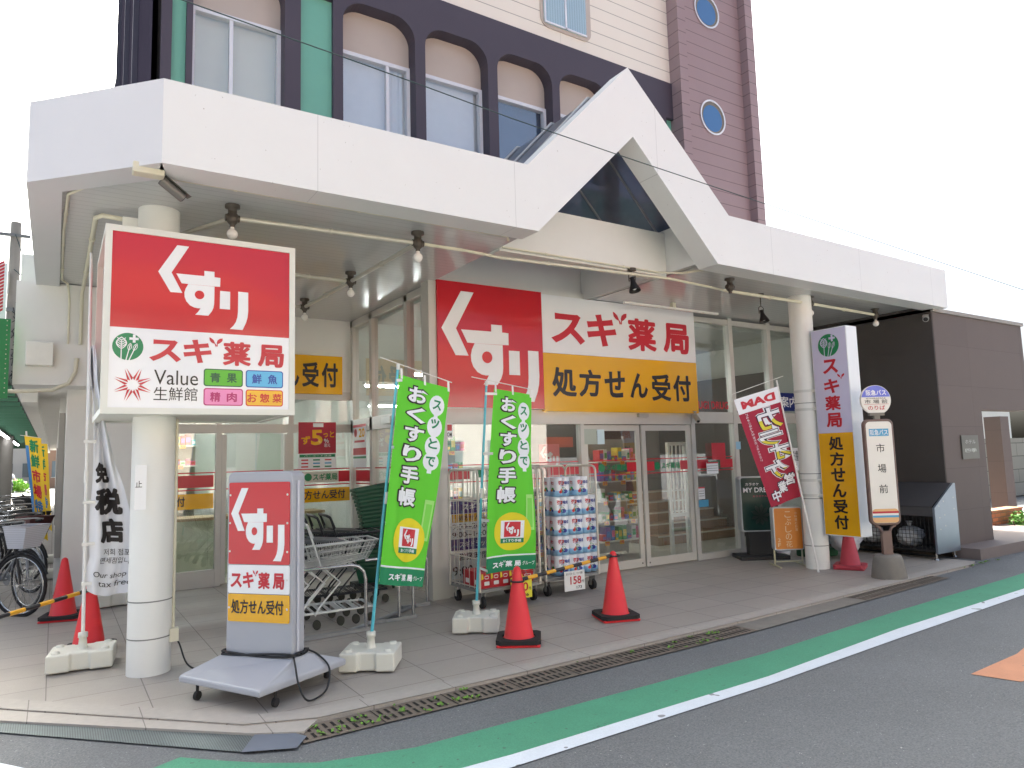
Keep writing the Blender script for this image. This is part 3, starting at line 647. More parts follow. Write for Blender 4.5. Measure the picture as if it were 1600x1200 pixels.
def sugi(mb, F, u0, v0, u1, v1, bold=.035, h=.003):
    T = lambda a, b, c, d: (u0+a*(u1-u0), v0+b*(v1-v0), u0+c*(u1-u0), v0+d*(v1-v0))
    mb.text('ス', F, *T(0, .04, .22, .81), bold, h); mb.text('キ', F, *T(.235, .04, .44, .89), bold, h)
    sprout(mb, F, *T(.42, .68, .52, 1.0), h)
    mb.text('薬', F, *T(.522, .0, .737, .89), bold*.85, h); mb.text('局', F, *T(.79, .0, 1.0, .86), bold, h)
def emblem(mb, F, u, v, r, green, white, h=.003):
    mb.mat(green).disc(F, u, v, r, h, 32); mb.mat(white); k = h+.001
    def leaf(cx, cy, w, l, tilt, ribs):
        ca, sa = math.cos(tilt), math.sin(tilt); Q = lambda a, b: (u+r*(cx+a*ca-b*sa), v+r*(cy+a*sa+b*ca))
        n = 8; o = [Q(-w*math.sin(math.pi*i/n)**.8, l*i/n) for i in range(n+1)]; i_ = [Q(-w*.72*math.sin(math.pi*i/n)**.8, l*(.06+.86*i/n)) for i in range(n+1)]
        for s_ in (1, -1):
            oo = [Q(-s_*w*math.sin(math.pi*i/n)**.8, l*i/n) for i in range(n+1)]; ii = [Q(-s_*w*.74*math.sin(math.pi*i/n)**.8, l*(.07+.84*i/n)) for i in range(n+1)]
            for i in range(n): mb.poly(F, [oo[i], oo[i+1], ii[i+1], ii[i]], k)
        mb.poly(F, [Q(-.035, -.75), Q(.035, -.75), Q(.03, l*.8), Q(-.03, l*.8)], k)
        for j in range(ribs):
            b = l*(.15+.17*j)
            for s_ in (1, -1): mb.poly(F, [Q(0, b), Q(0, b+.07), Q(s_*w*.75, b+.27), Q(s_*w*.75, b+.20)], k)
    leaf(-.42, -.22, .36, .92, 0, 4); leaf(.05, -.30, .14, .58, -.22, 0); leaf(.36, -.32, .14, .62, -.38, 0)
    mb.rect(F, u+r*.08, v+r*.50, u+r*.68, v+r*.68, k+.0004); mb.rect(F, u+r*.30, v+r*.30, u+r*.48, v+r*.90, k+.0008)
def shell(t, F, u0, v0, u1, v1, d, panels, frame=.0, fm=None, name='panel'):
    pass
# ---- main sign over the doors
t = thing('shop_sign', 'large red, white and yellow pharmacy sign mounted above the sliding doors', 'sign', (5.9, 7.4, 2.18))
F = Fr((0, 7.37, 0))
for nm, m, (a, b, c, d) in (('red_panel', RED, (3.74, 2.19, 5.25, 3.71)), ('white_panel', SIGNW, (5.252, 2.92, 8.07, 3.69)), ('yellow_panel', YEL, (5.252, 2.16, 8.07, 2.918))):
    mb = MB(); mb.obox(F, a, c, b, d, -.05, 0); p = mb.build(nm, m, t)
    mb = MB()
    if nm == 'red_panel': kusuri(mb, F, 3.79, 2.275, 5.18, 3.60, LWHT, RED)
    elif nm == 'white_panel': mb.mat(LRED); sugi(mb, F, 5.39, 3.035, 7.94, 3.56, .04)
    else:
        mb.mat(LBLK)
        for ch, q in zip('処方せん受付', ((5.38, 2.35, 5.78, 2.74), (5.82, 2.36, 6.2, 2.73), (6.26, 2.36, 6.63, 2.73), (6.72, 2.36, 7.06, 2.72), (7.13, 2.33, 7.51, 2.72), (7.56, 2.33, 7.93, 2.72))): mb.text(ch, F, *q, .032)
    mb.build('lettering', None, p)
# ---- light box on the left column
t = thing('light_box_sign', 'white framed box sign wrapped round the corner column, red above white', 'sign', (.94, 6.35, 1.97))
x0, x1, z0, z1, ya, yb_ = .255, 1.62, 1.97, 3.355, 5.76, 6.95
mb = MB()
for a, b in ((x0, x0+.045), (x1-.045, x1)):
    for y in ((ya, ya+.045), (yb_-.045, yb_)): mb.box(a, b, y[0], y[1], z0, z1)
for a, b in ((z0, z0+.045), (z1-.045, z1)):
    for y in ((ya, ya+.045), (yb_-.045, yb_)): mb.box(x0+.045, x1-.045, y[0], y[1], a, b)
    for x in ((x0, x0+.045), (x1-.045, x1)): mb.box(x[0], x[1], ya+.045, yb_-.045, a, b)
mb.box(x0+.03, x1-.03, ya+.05, yb_-.05, z0+.012, z0+.02); mb.box(x0+.03, x1-.03, ya+.05, yb_-.05, z1-.02, z1-.012)
mb.box(x0+.05, x0+.07, ya+.046, yb_-.046, z0+.046, z1-.046); mb.build('frame', M('box_white', (226, 226, 216), .4, var=.03, grime=.04), t)
F = Fr((0, ya+.012, 0))
mb = MB(); mb.rect(F, x0+.045, 2.60, x1-.045, z1-.045, 0); p = mb.build('red_panel', RED, t)
mb = MB(); kusuri(mb, F, .6045, 2.64, 1.253, 3.259, LWHT, RED); mb.build('lettering', None, p)
mb = MB(); mb.rect(F, x0+.045, z0+.045, x1-.045, 2.60, 0); p = mb.build('white_panel', SIGNW, t)
mb = MB(); emblem(mb, F, .419, 2.46, .10, LGRN, SIGNW)
mb.mat(LRED); sugi(mb, F, .558, 2.352, 1.535, 2.565, .04)
for i in range(8):
    a0 = R(i*45+22.5)
    for s_ in (1, -1):
        c_, s2 = math.cos(a0), math.sin(a0); px, py = -s2, c_
        L = [(.457+c_*.035+px*s_*.004, 2.181+s2*.035+py*s_*.004), (.457+c_*.128+px*s_*.006, 2.181+s2*.128+py*s_*.006), (.457+math.cos(a0+s_*.39)*.052, 2.181+math.sin(a0+s_*.39)*.052)]
        mb.poly(F, L if s_ < 0 else L[::-1], .003)
mb.mat(LBLK); mb.text('Value', F, .593, 2.189, .894, 2.298, 0.); mb.text('生鮮館', F, .593, 2.07, .891, 2.172, 0.)
for s_, (a, b, c, d), bg_, fg_ in (('青果', (.933, 2.187, 1.219, 2.322), (90, 186, 40), (16, 90, 50)), ('鮮魚', (1.24, 2.187, 1.529, 2.324), (96, 190, 232), (32, 80, 170)), ('精肉', (.934, 2.039, 1.221, 2.173), (236, 140, 190), (190, 40, 110)), ('お惣菜', (1.241, 2.039, 1.529, 2.17), (244, 190, 50), (214, 60, 40))):
    k = 'badge_%d' % bg_[0]; m1, m2 = M(k, bg_, .3, var=.02), M(k+'_ink', fg_, .3, var=.02)
    mb.mat(m2).rrect(F, a, b, c, d, .02, .002); mb.mat(m1).rrect(F, a+.008, b+.008, c-.008, d-.008, .015, .004); mb.mat(m2)
    n = len(s_); w = (c-a)/(n+.3) if n == 3 else .075
    for i, ch in enumerate(s_):
        uc = a+(c-a)*((i+.5)/n if n == 3 else (.29, .71)[i]); mb.text(ch, F, uc-.037, b+.03, uc+.037, d-.03, .025, .006)
mb.build('lettering', None, p)
F = Fr((x0+.052, 0, 0), (0, -1, 0), (0, 0, 1))
mb = MB(); mb.rect(F, -yb_+.045, 2.60, -ya-.045, z1-.045, .003); p = mb.build('red_panel', RED, t)
mb = MB(); kusuri(mb, F, -6.62, 2.66, -6.05, 3.24, LWHT, RED, .006); mb.build('lettering', None, p)
mb = MB(); mb.rect(F, -yb_+.045, z0+.045, -ya-.045, 2.60, .003); p = mb.build('white_panel', SIGNW, t)
mb = MB(); mb.mat(LRED); sugi(mb, F, -6.70, 2.36, -5.9, 2.56, .04, .006); mb.mat(M('badge_90', (90, 186, 40))).rrect(F, -6.35, 2.18, -6.1, 2.31, .02, .006); mb.mat(M('badge_236', (236, 140, 190))).rrect(F, -6.05, 2.18, -5.85, 2.31, .02, .006); mb.build('lettering', None, p)
# ---- projecting sign on the right column
t = thing('projecting_sign', 'tall lavender and yellow blade sign fixed to the farther white column', 'sign', (8.68, 5.5, .45))
ya, yb_, z0, z1, xa = 5.25, 5.76, .455, 3.17, 8.56
mb = MB(); mb.box(xa, xa+.24, ya, yb_, z0, z1); mb.build('case', M('case_white', (236, 238, 240), .35, var=.02), t, bevel=.006)
F = Fr((xa-.002, 0, 0), (0, -1, 0), (0, 0, 1)); zq = lambda py: PX(1310, py, xa).z; zc = zq(676)
LAV = M('lavender_panel', (206, 204, 230), .25, var=.02, coat=.2)
mb = MB(); mb.rect(F, -yb_+.012, zc, -ya-.012, z1-.012, 0); p = mb.build('lavender_panel', LAV, t)
mb = MB(); uc = -(ya+yb_)/2; emblem(mb, F, uc-.005, zq(537), .15, LGRN, LAV); mb.mat(LRED)
for ch, v in (('ス', 571), ('キ', 602), ('薬', 629), ('局', 656)): mb.text(ch, F, uc-.11, zq(v)-.095, uc+.11, zq(v)+.095, .035)
sprout(mb, F, uc+.09, zq(592), uc+.19, zq(584)); mb.build('lettering', None, p)
mb = MB(); mb.rect(F, -yb_+.012, z0+.012, -ya-.012, zc, 0); p = mb.build('yellow_panel', YEL, t)
mb = MB(); mb.mat(LBLK)
for i, ch in enumerate('処方せん受付'): zk = zq(692.5+i*24.6); mb.text(ch, F, uc-.10, zk-.09, uc+.10, zk+.09, .032)
mb.build('lettering', None, p)
mb = MB()
for z in (2.1, 2.35, .95, 1.15): mb = MB(); mb.lathe((8.64, 5.95, z), [(.157, 0), (.157, .035)], 24, cap=False); mb.box(8.56, 8.8, 5.76, 5.83, z, z+.035); mb.build('clamp', M('clamp_white', (210, 210, 204), .4), t)
# ---- yellow sign on the back wall of the recess
t = thing('wall_sign', 'yellow prescription sign on the recess wall behind the light box', 'sign', (2.8, 10.1, 2.7))
a, b, c, d = rectY(332, 552, 535, 614, 10.15); F = Fr((0, 10.15, 0))
mb = MB(); mb.obox(F, a, c, b, d, -.04, 0); p = mb.build('yellow_panel', YEL, t)
mb = MB(); mb.mat(LBLK)
for i, ch in enumerate('処方せん受付'): w = (c-a-.1)/6; mb.text(ch, F, a+.05+w*i+.02, b+.1, a+.05+w*(i+1)-.02, d-.1, .03)
mb.build('lettering', None, p)
# ================================================================ STREET OBJECTS
# ---- grey standing sign on castors
GREYP = M('grey_plastic', (172, 173, 180), .4, var=.03, grime=.03)
t = thing('standing_sign', 'grey wheeled pavement sign with red, white and yellow plates', 'standing sign', (1.305, 5.36, 0), R(-50))
mb = MB(); b_ = [(x*math.cos(R(-12))-y*math.sin(R(-12)), x*math.sin(R(-12))+y*math.cos(R(-12))) for x, y in ((-.40, -.40), (.40, -.40), (.40, .40), (-.40, .40))]; tp_ = [(-.30, -.075), (.30, -.075), (.30, .075), (-.30, .075)]
mb.add([(x, y, .105) for x, y in b_]+[(x, y, .15) for x, y in b_]+[(x, y, .245) for x, y in tp_], [(3, 2, 1, 0)]+[(i, (i+1) % 4, 4+(i+1) % 4, 4+i) for i in range(4)]+[(4+i, 4+(i+1) % 4, 8+(i+1) % 4, 8+i) for i in range(4)]+[(8, 9, 10, 11)])
mb.build('base', GREYP, t, world=False, bevel=.012, seg=2)
mb = MB(); F = Fr((0, -.075, 0)); mb.rrect(F, -.275, .23, .275, 1.53, .05, -.15, 0); mb.build('body', GREYP, t, world=False, bevel=.01, seg=2)
mb = MB(); mb.tube([(.283, -.02, .26), (.283, -.02, 1.46)], .012, 6); mb.build('side_trim', M('grey_trim', (190, 190, 200), .4), t, world=False)
for sx in (-1, 1):
    for sy in (-1, 1):
        mb = MB(); mb.cyl((sx*.31-.012, sy*.31, .03), (sx*.31+.012, sy*.31, .03), .03, n=12); mb.cyl((sx*.31, sy*.31, .03), (sx*.31, sy*.31, .108), .011, n=6); mb.build('castor', RUB, t, world=False)
for nm, m, v0, v1 in (('red_plate', RED, .875, 1.455), ('white_plate', SIGNW, .672, .87), ('yellow_plate', YEL, .475, .667)):
    mb = MB(); mb.rrect(F, -.255, v0, .255, v1, .012, .002, .008); p = mb.build(nm, m, t, world=False); mb = MB()
    if nm == 'red_plate': kusuri(mb, F, -.235, .90, .215, 1.415, LWHT, RED, .010)
    elif nm == 'white_plate': mb.mat(LRED); sugi(mb, F, -.235, .705, .215, .835, .04, .010)
    else:
        mb.mat(LBLK); mb.text('処方せん受付', F, -.225, .53, .21, .63, .02, .010)
    mb.mat(M('rivet', (220, 214, 208), .3, .3))
    for v in ([v0+.09, (v0+v1)/2, v1-.09] if v1-v0 > .3 else [(v0+v1)/2]):
        for u in (-.243, .238): mb.disc(F, u, v, .008, .0105, 10)
    mb.build('lettering', None, p, world=False)
# power cord wound round its foot and across to the column socket
mb = MB(); T_ = Matrix.Translation((1.305, 5.36, 0)) @ Matrix.Rotation(R(-50), 4, 'Z')
pts = []
for i in range(49): a = i/48*4*math.pi; pts.append(T_ @ V(.295*max(-1, min(1, 1.5*math.cos(a))), .09*max(-1, min(1, 1.5*math.sin(a))), .258+.012*math.sin(i*.7)))
mb.tube(pts, .008, 6)
end = V(.83, 6.30, .12)
A_ = T_ @ V(-.2, .09, .25)
mb.tube(smooth([A_, T_ @ V(-.3, .25, .20), T_ @ V(-.38, .42, .10), V(1.12, 5.98, .012), V(1.0, 6.1, .012), V(.92, 6.22, .05), V(.87, 6.28, .20), V(.842, 6.3, .235)]), .007, 6)
mb.tube(smooth([T_ @ V(.29, -.08, .255), T_ @ V(.36, -.16, .21), T_ @ V(.45, -.26, .14), T_ @ V(.50, -.26, .05), T_ @ V(.50, -.16, .012), T_ @ V(.50, .0, .03), T_ @ V(.46, .10, .14), T_ @ V(.36, .12, .22), T_ @ V(.28, .10, .26)]), .007, 6)
setp(mb.build('power_cord', BLACK), 'black power cord coiled round the foot of the grey standing sign', 'cord')
t = thing('socket_conduit', 'cream socket box and thin conduit running up the right side of the left column', 'conduit', (.84, 6.3, 0))
mb = MB(); mb.box(.80, .865, 6.27, 6.33, .22, .32); mb.build('socket_box', CREAM, t); mb = MB(); mb.cyl((.832, 6.34, .32), (.832, 6.34, 1.97), .012, n=8); mb.build('pipe', CREAM, t)
# ---- banner flags
def weight(t, c, rz, m, wid=.42, dep=.34, h=.15):
    q = Matrix.Translation(c) @ Matrix.Rotation(rz, 4, 'Z')
    mb = MB(); F = Fn(lambda u, v, hh=0.: q @ V(u, v, hh))
    out = [(-wid/2, -dep/2), (-.07, -dep/2), (-.06, -dep/2+.028), (.06, -dep/2+.028), (.07, -dep/2), (wid/2, -dep/2), (wid/2, dep/2), (.07, dep/2), (.06, dep/2-.028), (-.06, dep/2-.028), (-.07, dep/2), (-wid/2, dep/2)]
    mb.prism(F, out, .012, h)
    o = mb.build('weight', m, t, bevel=.022, seg=3)
    mb = MB()
    for sx in (-1, 1):
        for sy in (-1, 1): mb.lathe(q @ V(sx*(wid/2-.06), sy*(dep/2-.06), h-.003), [(.032, 0), (.028, .018), (.0001, .018)], 12, cap=False); mb.build('cap', m, o); mb = MB()
    mb.lathe(q @ V(0, 0, h-.01), [(.045, 0), (.032, .03), (.027, .09), (.035, .092), (.035, .13), (.018, .132)], 16)
    mb.build('socket', m, o)
def cloth(t, fn, m, nu=12, nv=40, name='cloth'):
    mb = MB(); F = Fn(fn); mb.rect(F, 0, 0, 1, 1, 0, nu, nv); return mb.build(name, m, t)
GCL = M('flag_green', (96, 200, 44), .7, var=.03, scale=2); DGCL = M('flag_dark_green', (22, 128, 84), .7, var=.03); YCL = M('flag_yellow', (226, 210, 36), .7, var=.02)
WEIGHT = M('weight_white', (222, 220, 208), .45, var=.04, grime=.06)
CLIP = M('clip_white', (228, 226, 220), .5)
FWH = M('flag_white', (232, 234, 238), .7, var=.02); FBK = M('flag_black', (46, 40, 38), .7, var=.02)
def flagframe(tl, tr, bl, br, nrm, amp, ph, sgn=1):
    def fn(u, v, h=0.):
        p = bl*(1-u)*(1-v)+br*u*(1-v)+tl*(1-u)*v+tr*u*v
        d = amp*((1.1-v)*math.sin(5.2*u+ph+2.6*v)+.35*math.sin(9*v+3*u+ph)*u+.18*math.sin(19*u-7*v+ph)*(1-.5*v))
        return p+nrm*(d+h*sgn)
    return fn
def green_flag(name, label, foot, top, tl, tr, bl, br, yq, ph, narrow=1.):
    base = G(*foot); t = thing('banner_flag', label, 'banner flag', base, group='green medicine notebook flags')
    P = lambda q: PY(q[0], q[1], yq); TL, TR, BL, BR = P(tl), P(tr), P(bl), P(br)
    nrm = (TR-TL).cross(BL-TL).normalized(); nrm = -nrm if nrm.y > 0 else nrm
    weight(t, base, R(-34), WEIGHT)
    tp = PY(top[0], top[1], yq+.01)
    mb = MB(); mb.cyl(base+V(0, 0, .2), tp, .013, .011, 10); mb.build('pole', TEAL, t)
    mb = MB(); mb.cyl(base.lerp(tp, .53), base.lerp(tp, .57), .017, n=10); mb.cyl(tp-V(0, 0, .03), tp+V(0, 0, .015), .015, n=10); mb.build('pole_joint', CLIP, t)
    d = (TR-TL).normalized(); up = V(0, 0, .055)
    mb = MB(); mb.cyl(tp-d*.16+V(0, 0, .03), TR+up+d*.02, .004, n=6); mb.build('cross_bar', CLIP, t)
    fn = flagframe(TL, TR, BL, BR, nrm, .035*narrow, ph)
    c = cloth(t, fn, GCL); F = Fn(fn)
    mb = MB()
    for v in (.02, .28, .64, .97):
        a = fn(0, v); k = base.lerp(tp, min(.99, (a.z-base.z)/(tp.z-base.z))); e = (a-k).normalized(); z = V(0, 0, .012)
        a = a+e*.03; mb = MB(); mb.add([k-e*.015-z+nrm*.018, a-z+nrm*.006, a+z+nrm*.006, k-e*.015+z+nrm*.018], [(0, 1, 2, 3)]); mb.build('clip', CLIP, t)
    for u in (.04, .5, .97):
        a = fn(u, 1); mb = MB(); mb.add([a-d*.01-V(0, 0, .03)+nrm*.004, a+d*.01-V(0, 0, .03)+nrm*.004, a+d*.01+up, a-d*.01+up], [(0, 1, 2, 3)]); mb.build('clip', CLIP, t)
    mb = MB()
    mb.mat(FWH)
    for i, v in enumerate((.895, .785, .685, .61)):
        mb.gdisc(F, .79, v, .15, .052 if i < 3 else .045, .003, 20, 3); mb.rect(F, .75, v-.06, .83, v, .0028, 2, 3)
    mb.mat(DGCL)
    for ch, v in zip('スッと', (.872, .775, .675)): mb.text(ch, F, .70, v, .88, v+.05, .03, .006, cut=3)
    mb.text('で', F, .69, .585, .88, .635, .03, .006, cut=3)
    y = .965
    for ch in 'おくすり手帳':
        hh = .095 if ch in '手帳' else .085
        mb.mat(FBK).text(ch, F, .185, y-hh-.004, .625, y+.004, .07, .004, cut=5)
        mb.mat(FWH).text(ch, F, .215, y-hh+.004, .595, y-.004, .035, .008, cut=5)
        y -= hh+.013
    mb.mat(YCL).gdisc(F, .55, .215, .36, .105, .0048)
    mb.mat(M('flag_pale_green', (160, 220, 120), .7, var=.02))
    for q in ((.80, .40, .97, .42), (.80, .22, .97, .235), (.80, .22, .83, .42), (.94, .22, .97, .42)): mb.rect(F, *q, .0034, 2, 4)
    mb.mat(M('flag_mid_green', (124, 210, 80), .7, var=.02)).rect(F, .83, .235, .94, .40, .0032, 2, 6)
    mb.mat(FWH).rect(F, .33, .155, .77, .275, .006, 6, 6); mb.mat(LRED).rect(F, .40, .185, .70, .268, .008, 6, 6)
    kusuri(mb, F, .43, .188, .675, .264, FWH, LRED, .011)
    mb.mat(DGCL).rect(F, .33, .152, .77, .178, .009, 6, 2); mb.mat(FWH).text('おくすり手帳', F, .38, .156, .72, .173, .02, .011)
    mb.mat(DGCL).rect(F, .0, .0, 1., .078, .004, 12, 4); mb.mat(FWH).rect(F, 0, .08, 1, .088, .004, 12, 1)
    sugi(mb, F, .16, .022, .74, .058, .04, .009); mb.text('グループ', F, .77, .026, .97, .048, .01, .009)
    mb.build('print', None, c)
green_flag('a', 'green medicine notebook banner on a leaning teal pole, nearest the grey standing sign', (580, 1043), (622, 572), (624, 585), (703, 607), (590, 912), (662, 918), 5.28, .4)
green_flag('b', 'green medicine notebook banner on a teal pole in front of the roll cages', (745, 985), (760, 598), (772, 607), (829, 617), (756, 897), (834, 888), 5.68, 2.2)
# ---- white tax free flag, gathered at the top by the wind
base = G(128, 1042); t = thing('banner_flag', 'white tax free banner twisted on a white pole beside the corner column', 'banner flag', base)
weight(t, base, R(-8), WEIGHT, .46, .36); yq = base.y
tp = PY(143, 395, yq)
mb = MB(); mb.cyl(base+V(0, 0, .2), tp, .014, .012, 10); mb.build('pole', M('pole_white', (228, 226, 222), .4), t)
mb = MB(); mb.cyl(base.lerp(tp, .43), base.lerp(tp, .46), .018, n=10); mb.build('pole_joint', CLIP, t)
rows = [(905, 131, 215), (922, 133, 178)]
prof = [(.0, 136, 200), (.06, 132, 208), (.14, 140, 214), (.24, 139, 213), (.32, 140, 203), (.427, 144, 193), (.52, 146, 180), (.61, 146, 172), (.74, 147, 160), (.86, 142, 153), (.94, 140, 152), (1.0, 140, 150)]
def wfn(u, v, h=0.):
    py = 924-(924-540)*v-(0 if v > .06 else 0)
    for (v0, a0, b0), (v1, a1, b1) in zip(prof[:-1], prof[1:]):
        if v0 <= v <= v1+1e-9: k = (v-v0)/(v1-v0); a, b = a0+(a1-a0)*k, b0+(b1-b0)*k; break
    else: a, b = (140, 150) if v > .5 else (133, 140)
    px = a+(b-a)*u
    py += (8*math.sin(math.pi*u) if v < .1 else 0)
    p = PY(px, py, yq)
    w = (b-a)/80
    return p+V(0, -1, 0)*(h-.02+(.06*math.sin(7*u+3*v)+.03*math.sin(15*u-6*v))*(1.3-w*.6)*min(1, u*4+.1))
c = cloth(t, wfn, M('flag_cloth_white', (226, 226, 230), .7, var=.03), 16, 50); F = Fn(wfn)
mb = MB(); mb.mat(FBK)
for ch, (u0, v0, u1, v1) in zip('免税店', ((.10, .44, .60, .525), (.12, .31, .84, .42), (.24, .195, .76, .295))): mb.text(ch, F, u0, v0, u1, v1, .06, .006, cut=6)
mb.text('저희 점포는', F, .30, .145, 1.0, .172, 0., .006, cut=5); mb.text('면세점입니다', F, .24, .112, 1.0, .137, 0., .006, cut=5)
mb.text('Our shop is', F, .15, .066, 1.0, .094, 0., .006, cut=5); mb.text('tax free', F, .28, .036, .98, .060, 0., .006, cut=5)
mb.build('print', None, c)
mb = MB()
for py in (690, 785, 850, 912):
    a = PY(131+(925-py)*.018, py, yq); mb = MB(); mb.box(a.x-.02, a.x+.07, a.y-.02, a.y+.012, a.z-.012, a.z+.012); mb.build('clip', CLIP, t)
# ---- karaoke flag seen from behind, pole leaning on the right column
foot = G(1274, 893); t = thing('banner_flag', 'crimson karaoke banner seen from behind, its pole leaning against a white column', 'banner flag', foot)
foot = foot+V(-.02, -.06, 0)
yq = 5.9; TR_, TL_, BL_, BR_ = PY(1214, 604, yq), PY(1146, 625, yq), PY(1203, 793, yq), PY(1252, 776, yq)
tp = PY(1213, 594, yq+.02)
mb = MB(); mb.cyl(foot, tp, .014, .011, 10); mb.build('pole', M('pole_white', (228, 226, 222), .4), t)
d = (TR_-TL_).normalized(); mb = MB(); mb.cyl(TL_+V(-.02, 0, .07), tp+d*.12+V(0, -.02, .03), .004, n=6); mb.build('cross_bar', CLIP, t)
nrm = V(0, -1, 0); fn = flagframe(TL_, TR_, BL_, BR_, nrm, .02, 1.); F = Fn(fn)
KR = M('karaoke_red', (168, 30, 60), .7, var=.08, scale=3, lines=((0, .022, .007, 0, .75),))
c = cloth(t, fn, KR); Fm = Fn(lambda u, v, h=0.: fn(1-u, v, h))
mb = MB(); mb.mat(FWH).rect(F, 0, .86, 1, 1, .003, 6, 2); mb.mat(LRED).text('DAM', Fm, .1, .895, .88, .965, .05, .006, cut=3)
fY = M('karaoke_yellow', (222, 206, 60), .7, var=.02); NV = M('karaoke_navy', (34, 30, 60), .7)
for ch, (u0, v0, u1, v1) in zip('カラオケ', ((.06, .655, .64, .85), (.16, .515, .74, .650), (.02, .375, .54, .525), (.18, .215, .80, .385))):
    mb.mat(FWH).text(ch, Fm, u0-.03, v0-.008, u1+.03, v1+.008, .085, .004, cut=4); mb.mat(NV).text(ch, Fm, u0-.01, v0-.003, u1+.01, v1+.003, .055, .006, cut=4); mb.mat(FWH).text(ch, Fm, u0+.01, v0+.004, u1-.01, v1-.004, .02, .008, cut=4, low=fY)
for ch, (u0, v0) in zip('営業中', ((.06, .135), (.32, .085), (.60, .03))): mb.mat(NV).text(ch, Fm, u0-.02, v0-.005, u0+.30, v0+.108, .09, .004, cut=3); mb.mat(FWH).text(ch, Fm, u0, v0, u0+.28, v0+.10, .03, .008, cut=3)
mb.mat(FWH)
for i, ch in enumerate('どうぞごゆっくりおたのしみください'): mb.text(ch, Fm, .80, .83-i*.026, .86, .85-i*.026, .01, .005)
mb.build('print', None, c)
# ---- traffic cones and bars
t0 = thing('traffic_cone', 'red traffic cone in front of the sliding doors, the farther end of the striped bar', 'traffic cone', (0, 0, 0), group='red traffic cones')
def cone_parts(t):
    t.scale = (1, 1, .93)
    mb = MB(); mb.box(-.185, .185, -.185, .185, 0, .022); p = mb.build('foot', CONE, t, world=False, bevel=.008)
    mb = MB(); mb.lathe((0, 0, 0), [(.155, .022), (.150, .040), (.138, .048), (.128, .06), (.033, .655), (.028, .675), (.012, .69), (.0001, .692)], 32, cap=False); b = mb.build('cone', CONE, t, world=False)
    mb = MB(); o = [(-.19, -.19), (.19, -.19), (.19, .19), (-.19, .19)]
    n = 28; ring = [(.142*math.cos(2*math.pi*i/n), .142*math.sin(2*math.pi*i/n)) for i in range(n)]; oo = []
    for x, y in ring: k = .19/max(abs(x), abs(y)); oo.append((x*k, y*k))
    for z in (.024, .062): pass
    vs = [(x, y, z) for z in (.024, .062) for L in (oo, ring) for x, y in L]
    fs = []
    for i in range(n):
        j = (i+1) % n; fs += [(2*n+i, 2*n+j, 3*n+j, 3*n+i), (j, i, n+i, n+j), (i, j, 2*n+j, 2*n+i), (n+j, n+i, 3*n+i, 3*n+j)]
    mb.add(vs, fs); mb.build('weight_ring', RUB, t, world=False)
cone_parts(t0); CH_[t0.name] = kids(t0)
cpos = {}
for i, ((px, py), rz, lab) in enumerate((((962, 966), -20, None), ((811, 1004), -35, 'red traffic cone on black rubber weight beside the right green banner weight'), ((138, 1019), -14, 'red traffic cone behind the white tax free banner weight'),
        ((98, 967), -16, 'red traffic cone beside the bicycles at the left wall'), ((119, 937), -10, 'red traffic cone mostly hidden at the white recess wall'))):
    p = G(px, py); cpos[i] = p
    if i == 0: t0.location = p; t0.rotation_euler.z = R(rz)
    else: dup(t0, p, R(rz), lab)
    ROOT.setdefault(t0.name, p)
p = G(1329, 888); c = dup(t0, p, R(25), 'faded pink red traffic cone between the right column and the bus stop')
OLD = M('cone_faded', (196, 66, 78), .5, var=.15, scale=12, grime=.12)
for k in kids(c): k.data = k.data.copy(); k.data.materials.clear(); k.data.materials.append(OLD)
BK, YW = M('bar_black', (36, 34, 40), .4), M('bar_yellow', (226, 164, 36), .4)
def striped(name, label, a, b, n, grp=None):
    t = thing('striped_bar', label, 'barrier bar', a, group=grp); d = b-a
    mb = MB()
    for i in range(n): mb.mat(BK if i % 2 == 0 else YW).cyl(a+d*(i/n), a+d*((i+1)/n), .017, n=10)
    mb.build('bar', None, t)
    mb = MB()
    for q in (a, b): mb.lathe(q-V(0, 0, .01)-d.normalized()*.0, [(.06, 0), (.064, 0), (.064, .016), (.06, .016), (.06, 0)], 16, cap=False)
    mb.build('ring', BK, t)
striped('x', 'black and yellow bar linking the two red cones before the doors', cpos[1]+V(0, 0, .52), cpos[0]+V(0, 0, .60), 11)
striped('x', 'black and yellow bar running off the left edge from a red cone', cpos[2]+V(0, 0, .53), G(-70, 985, .52), 9)
striped('x', 'black and yellow bar tilted up from the cone hidden at the recess wall', cpos[4]+V(0, 0, .55), cpos[4]+V(.35, -.45, 1.0), 7)
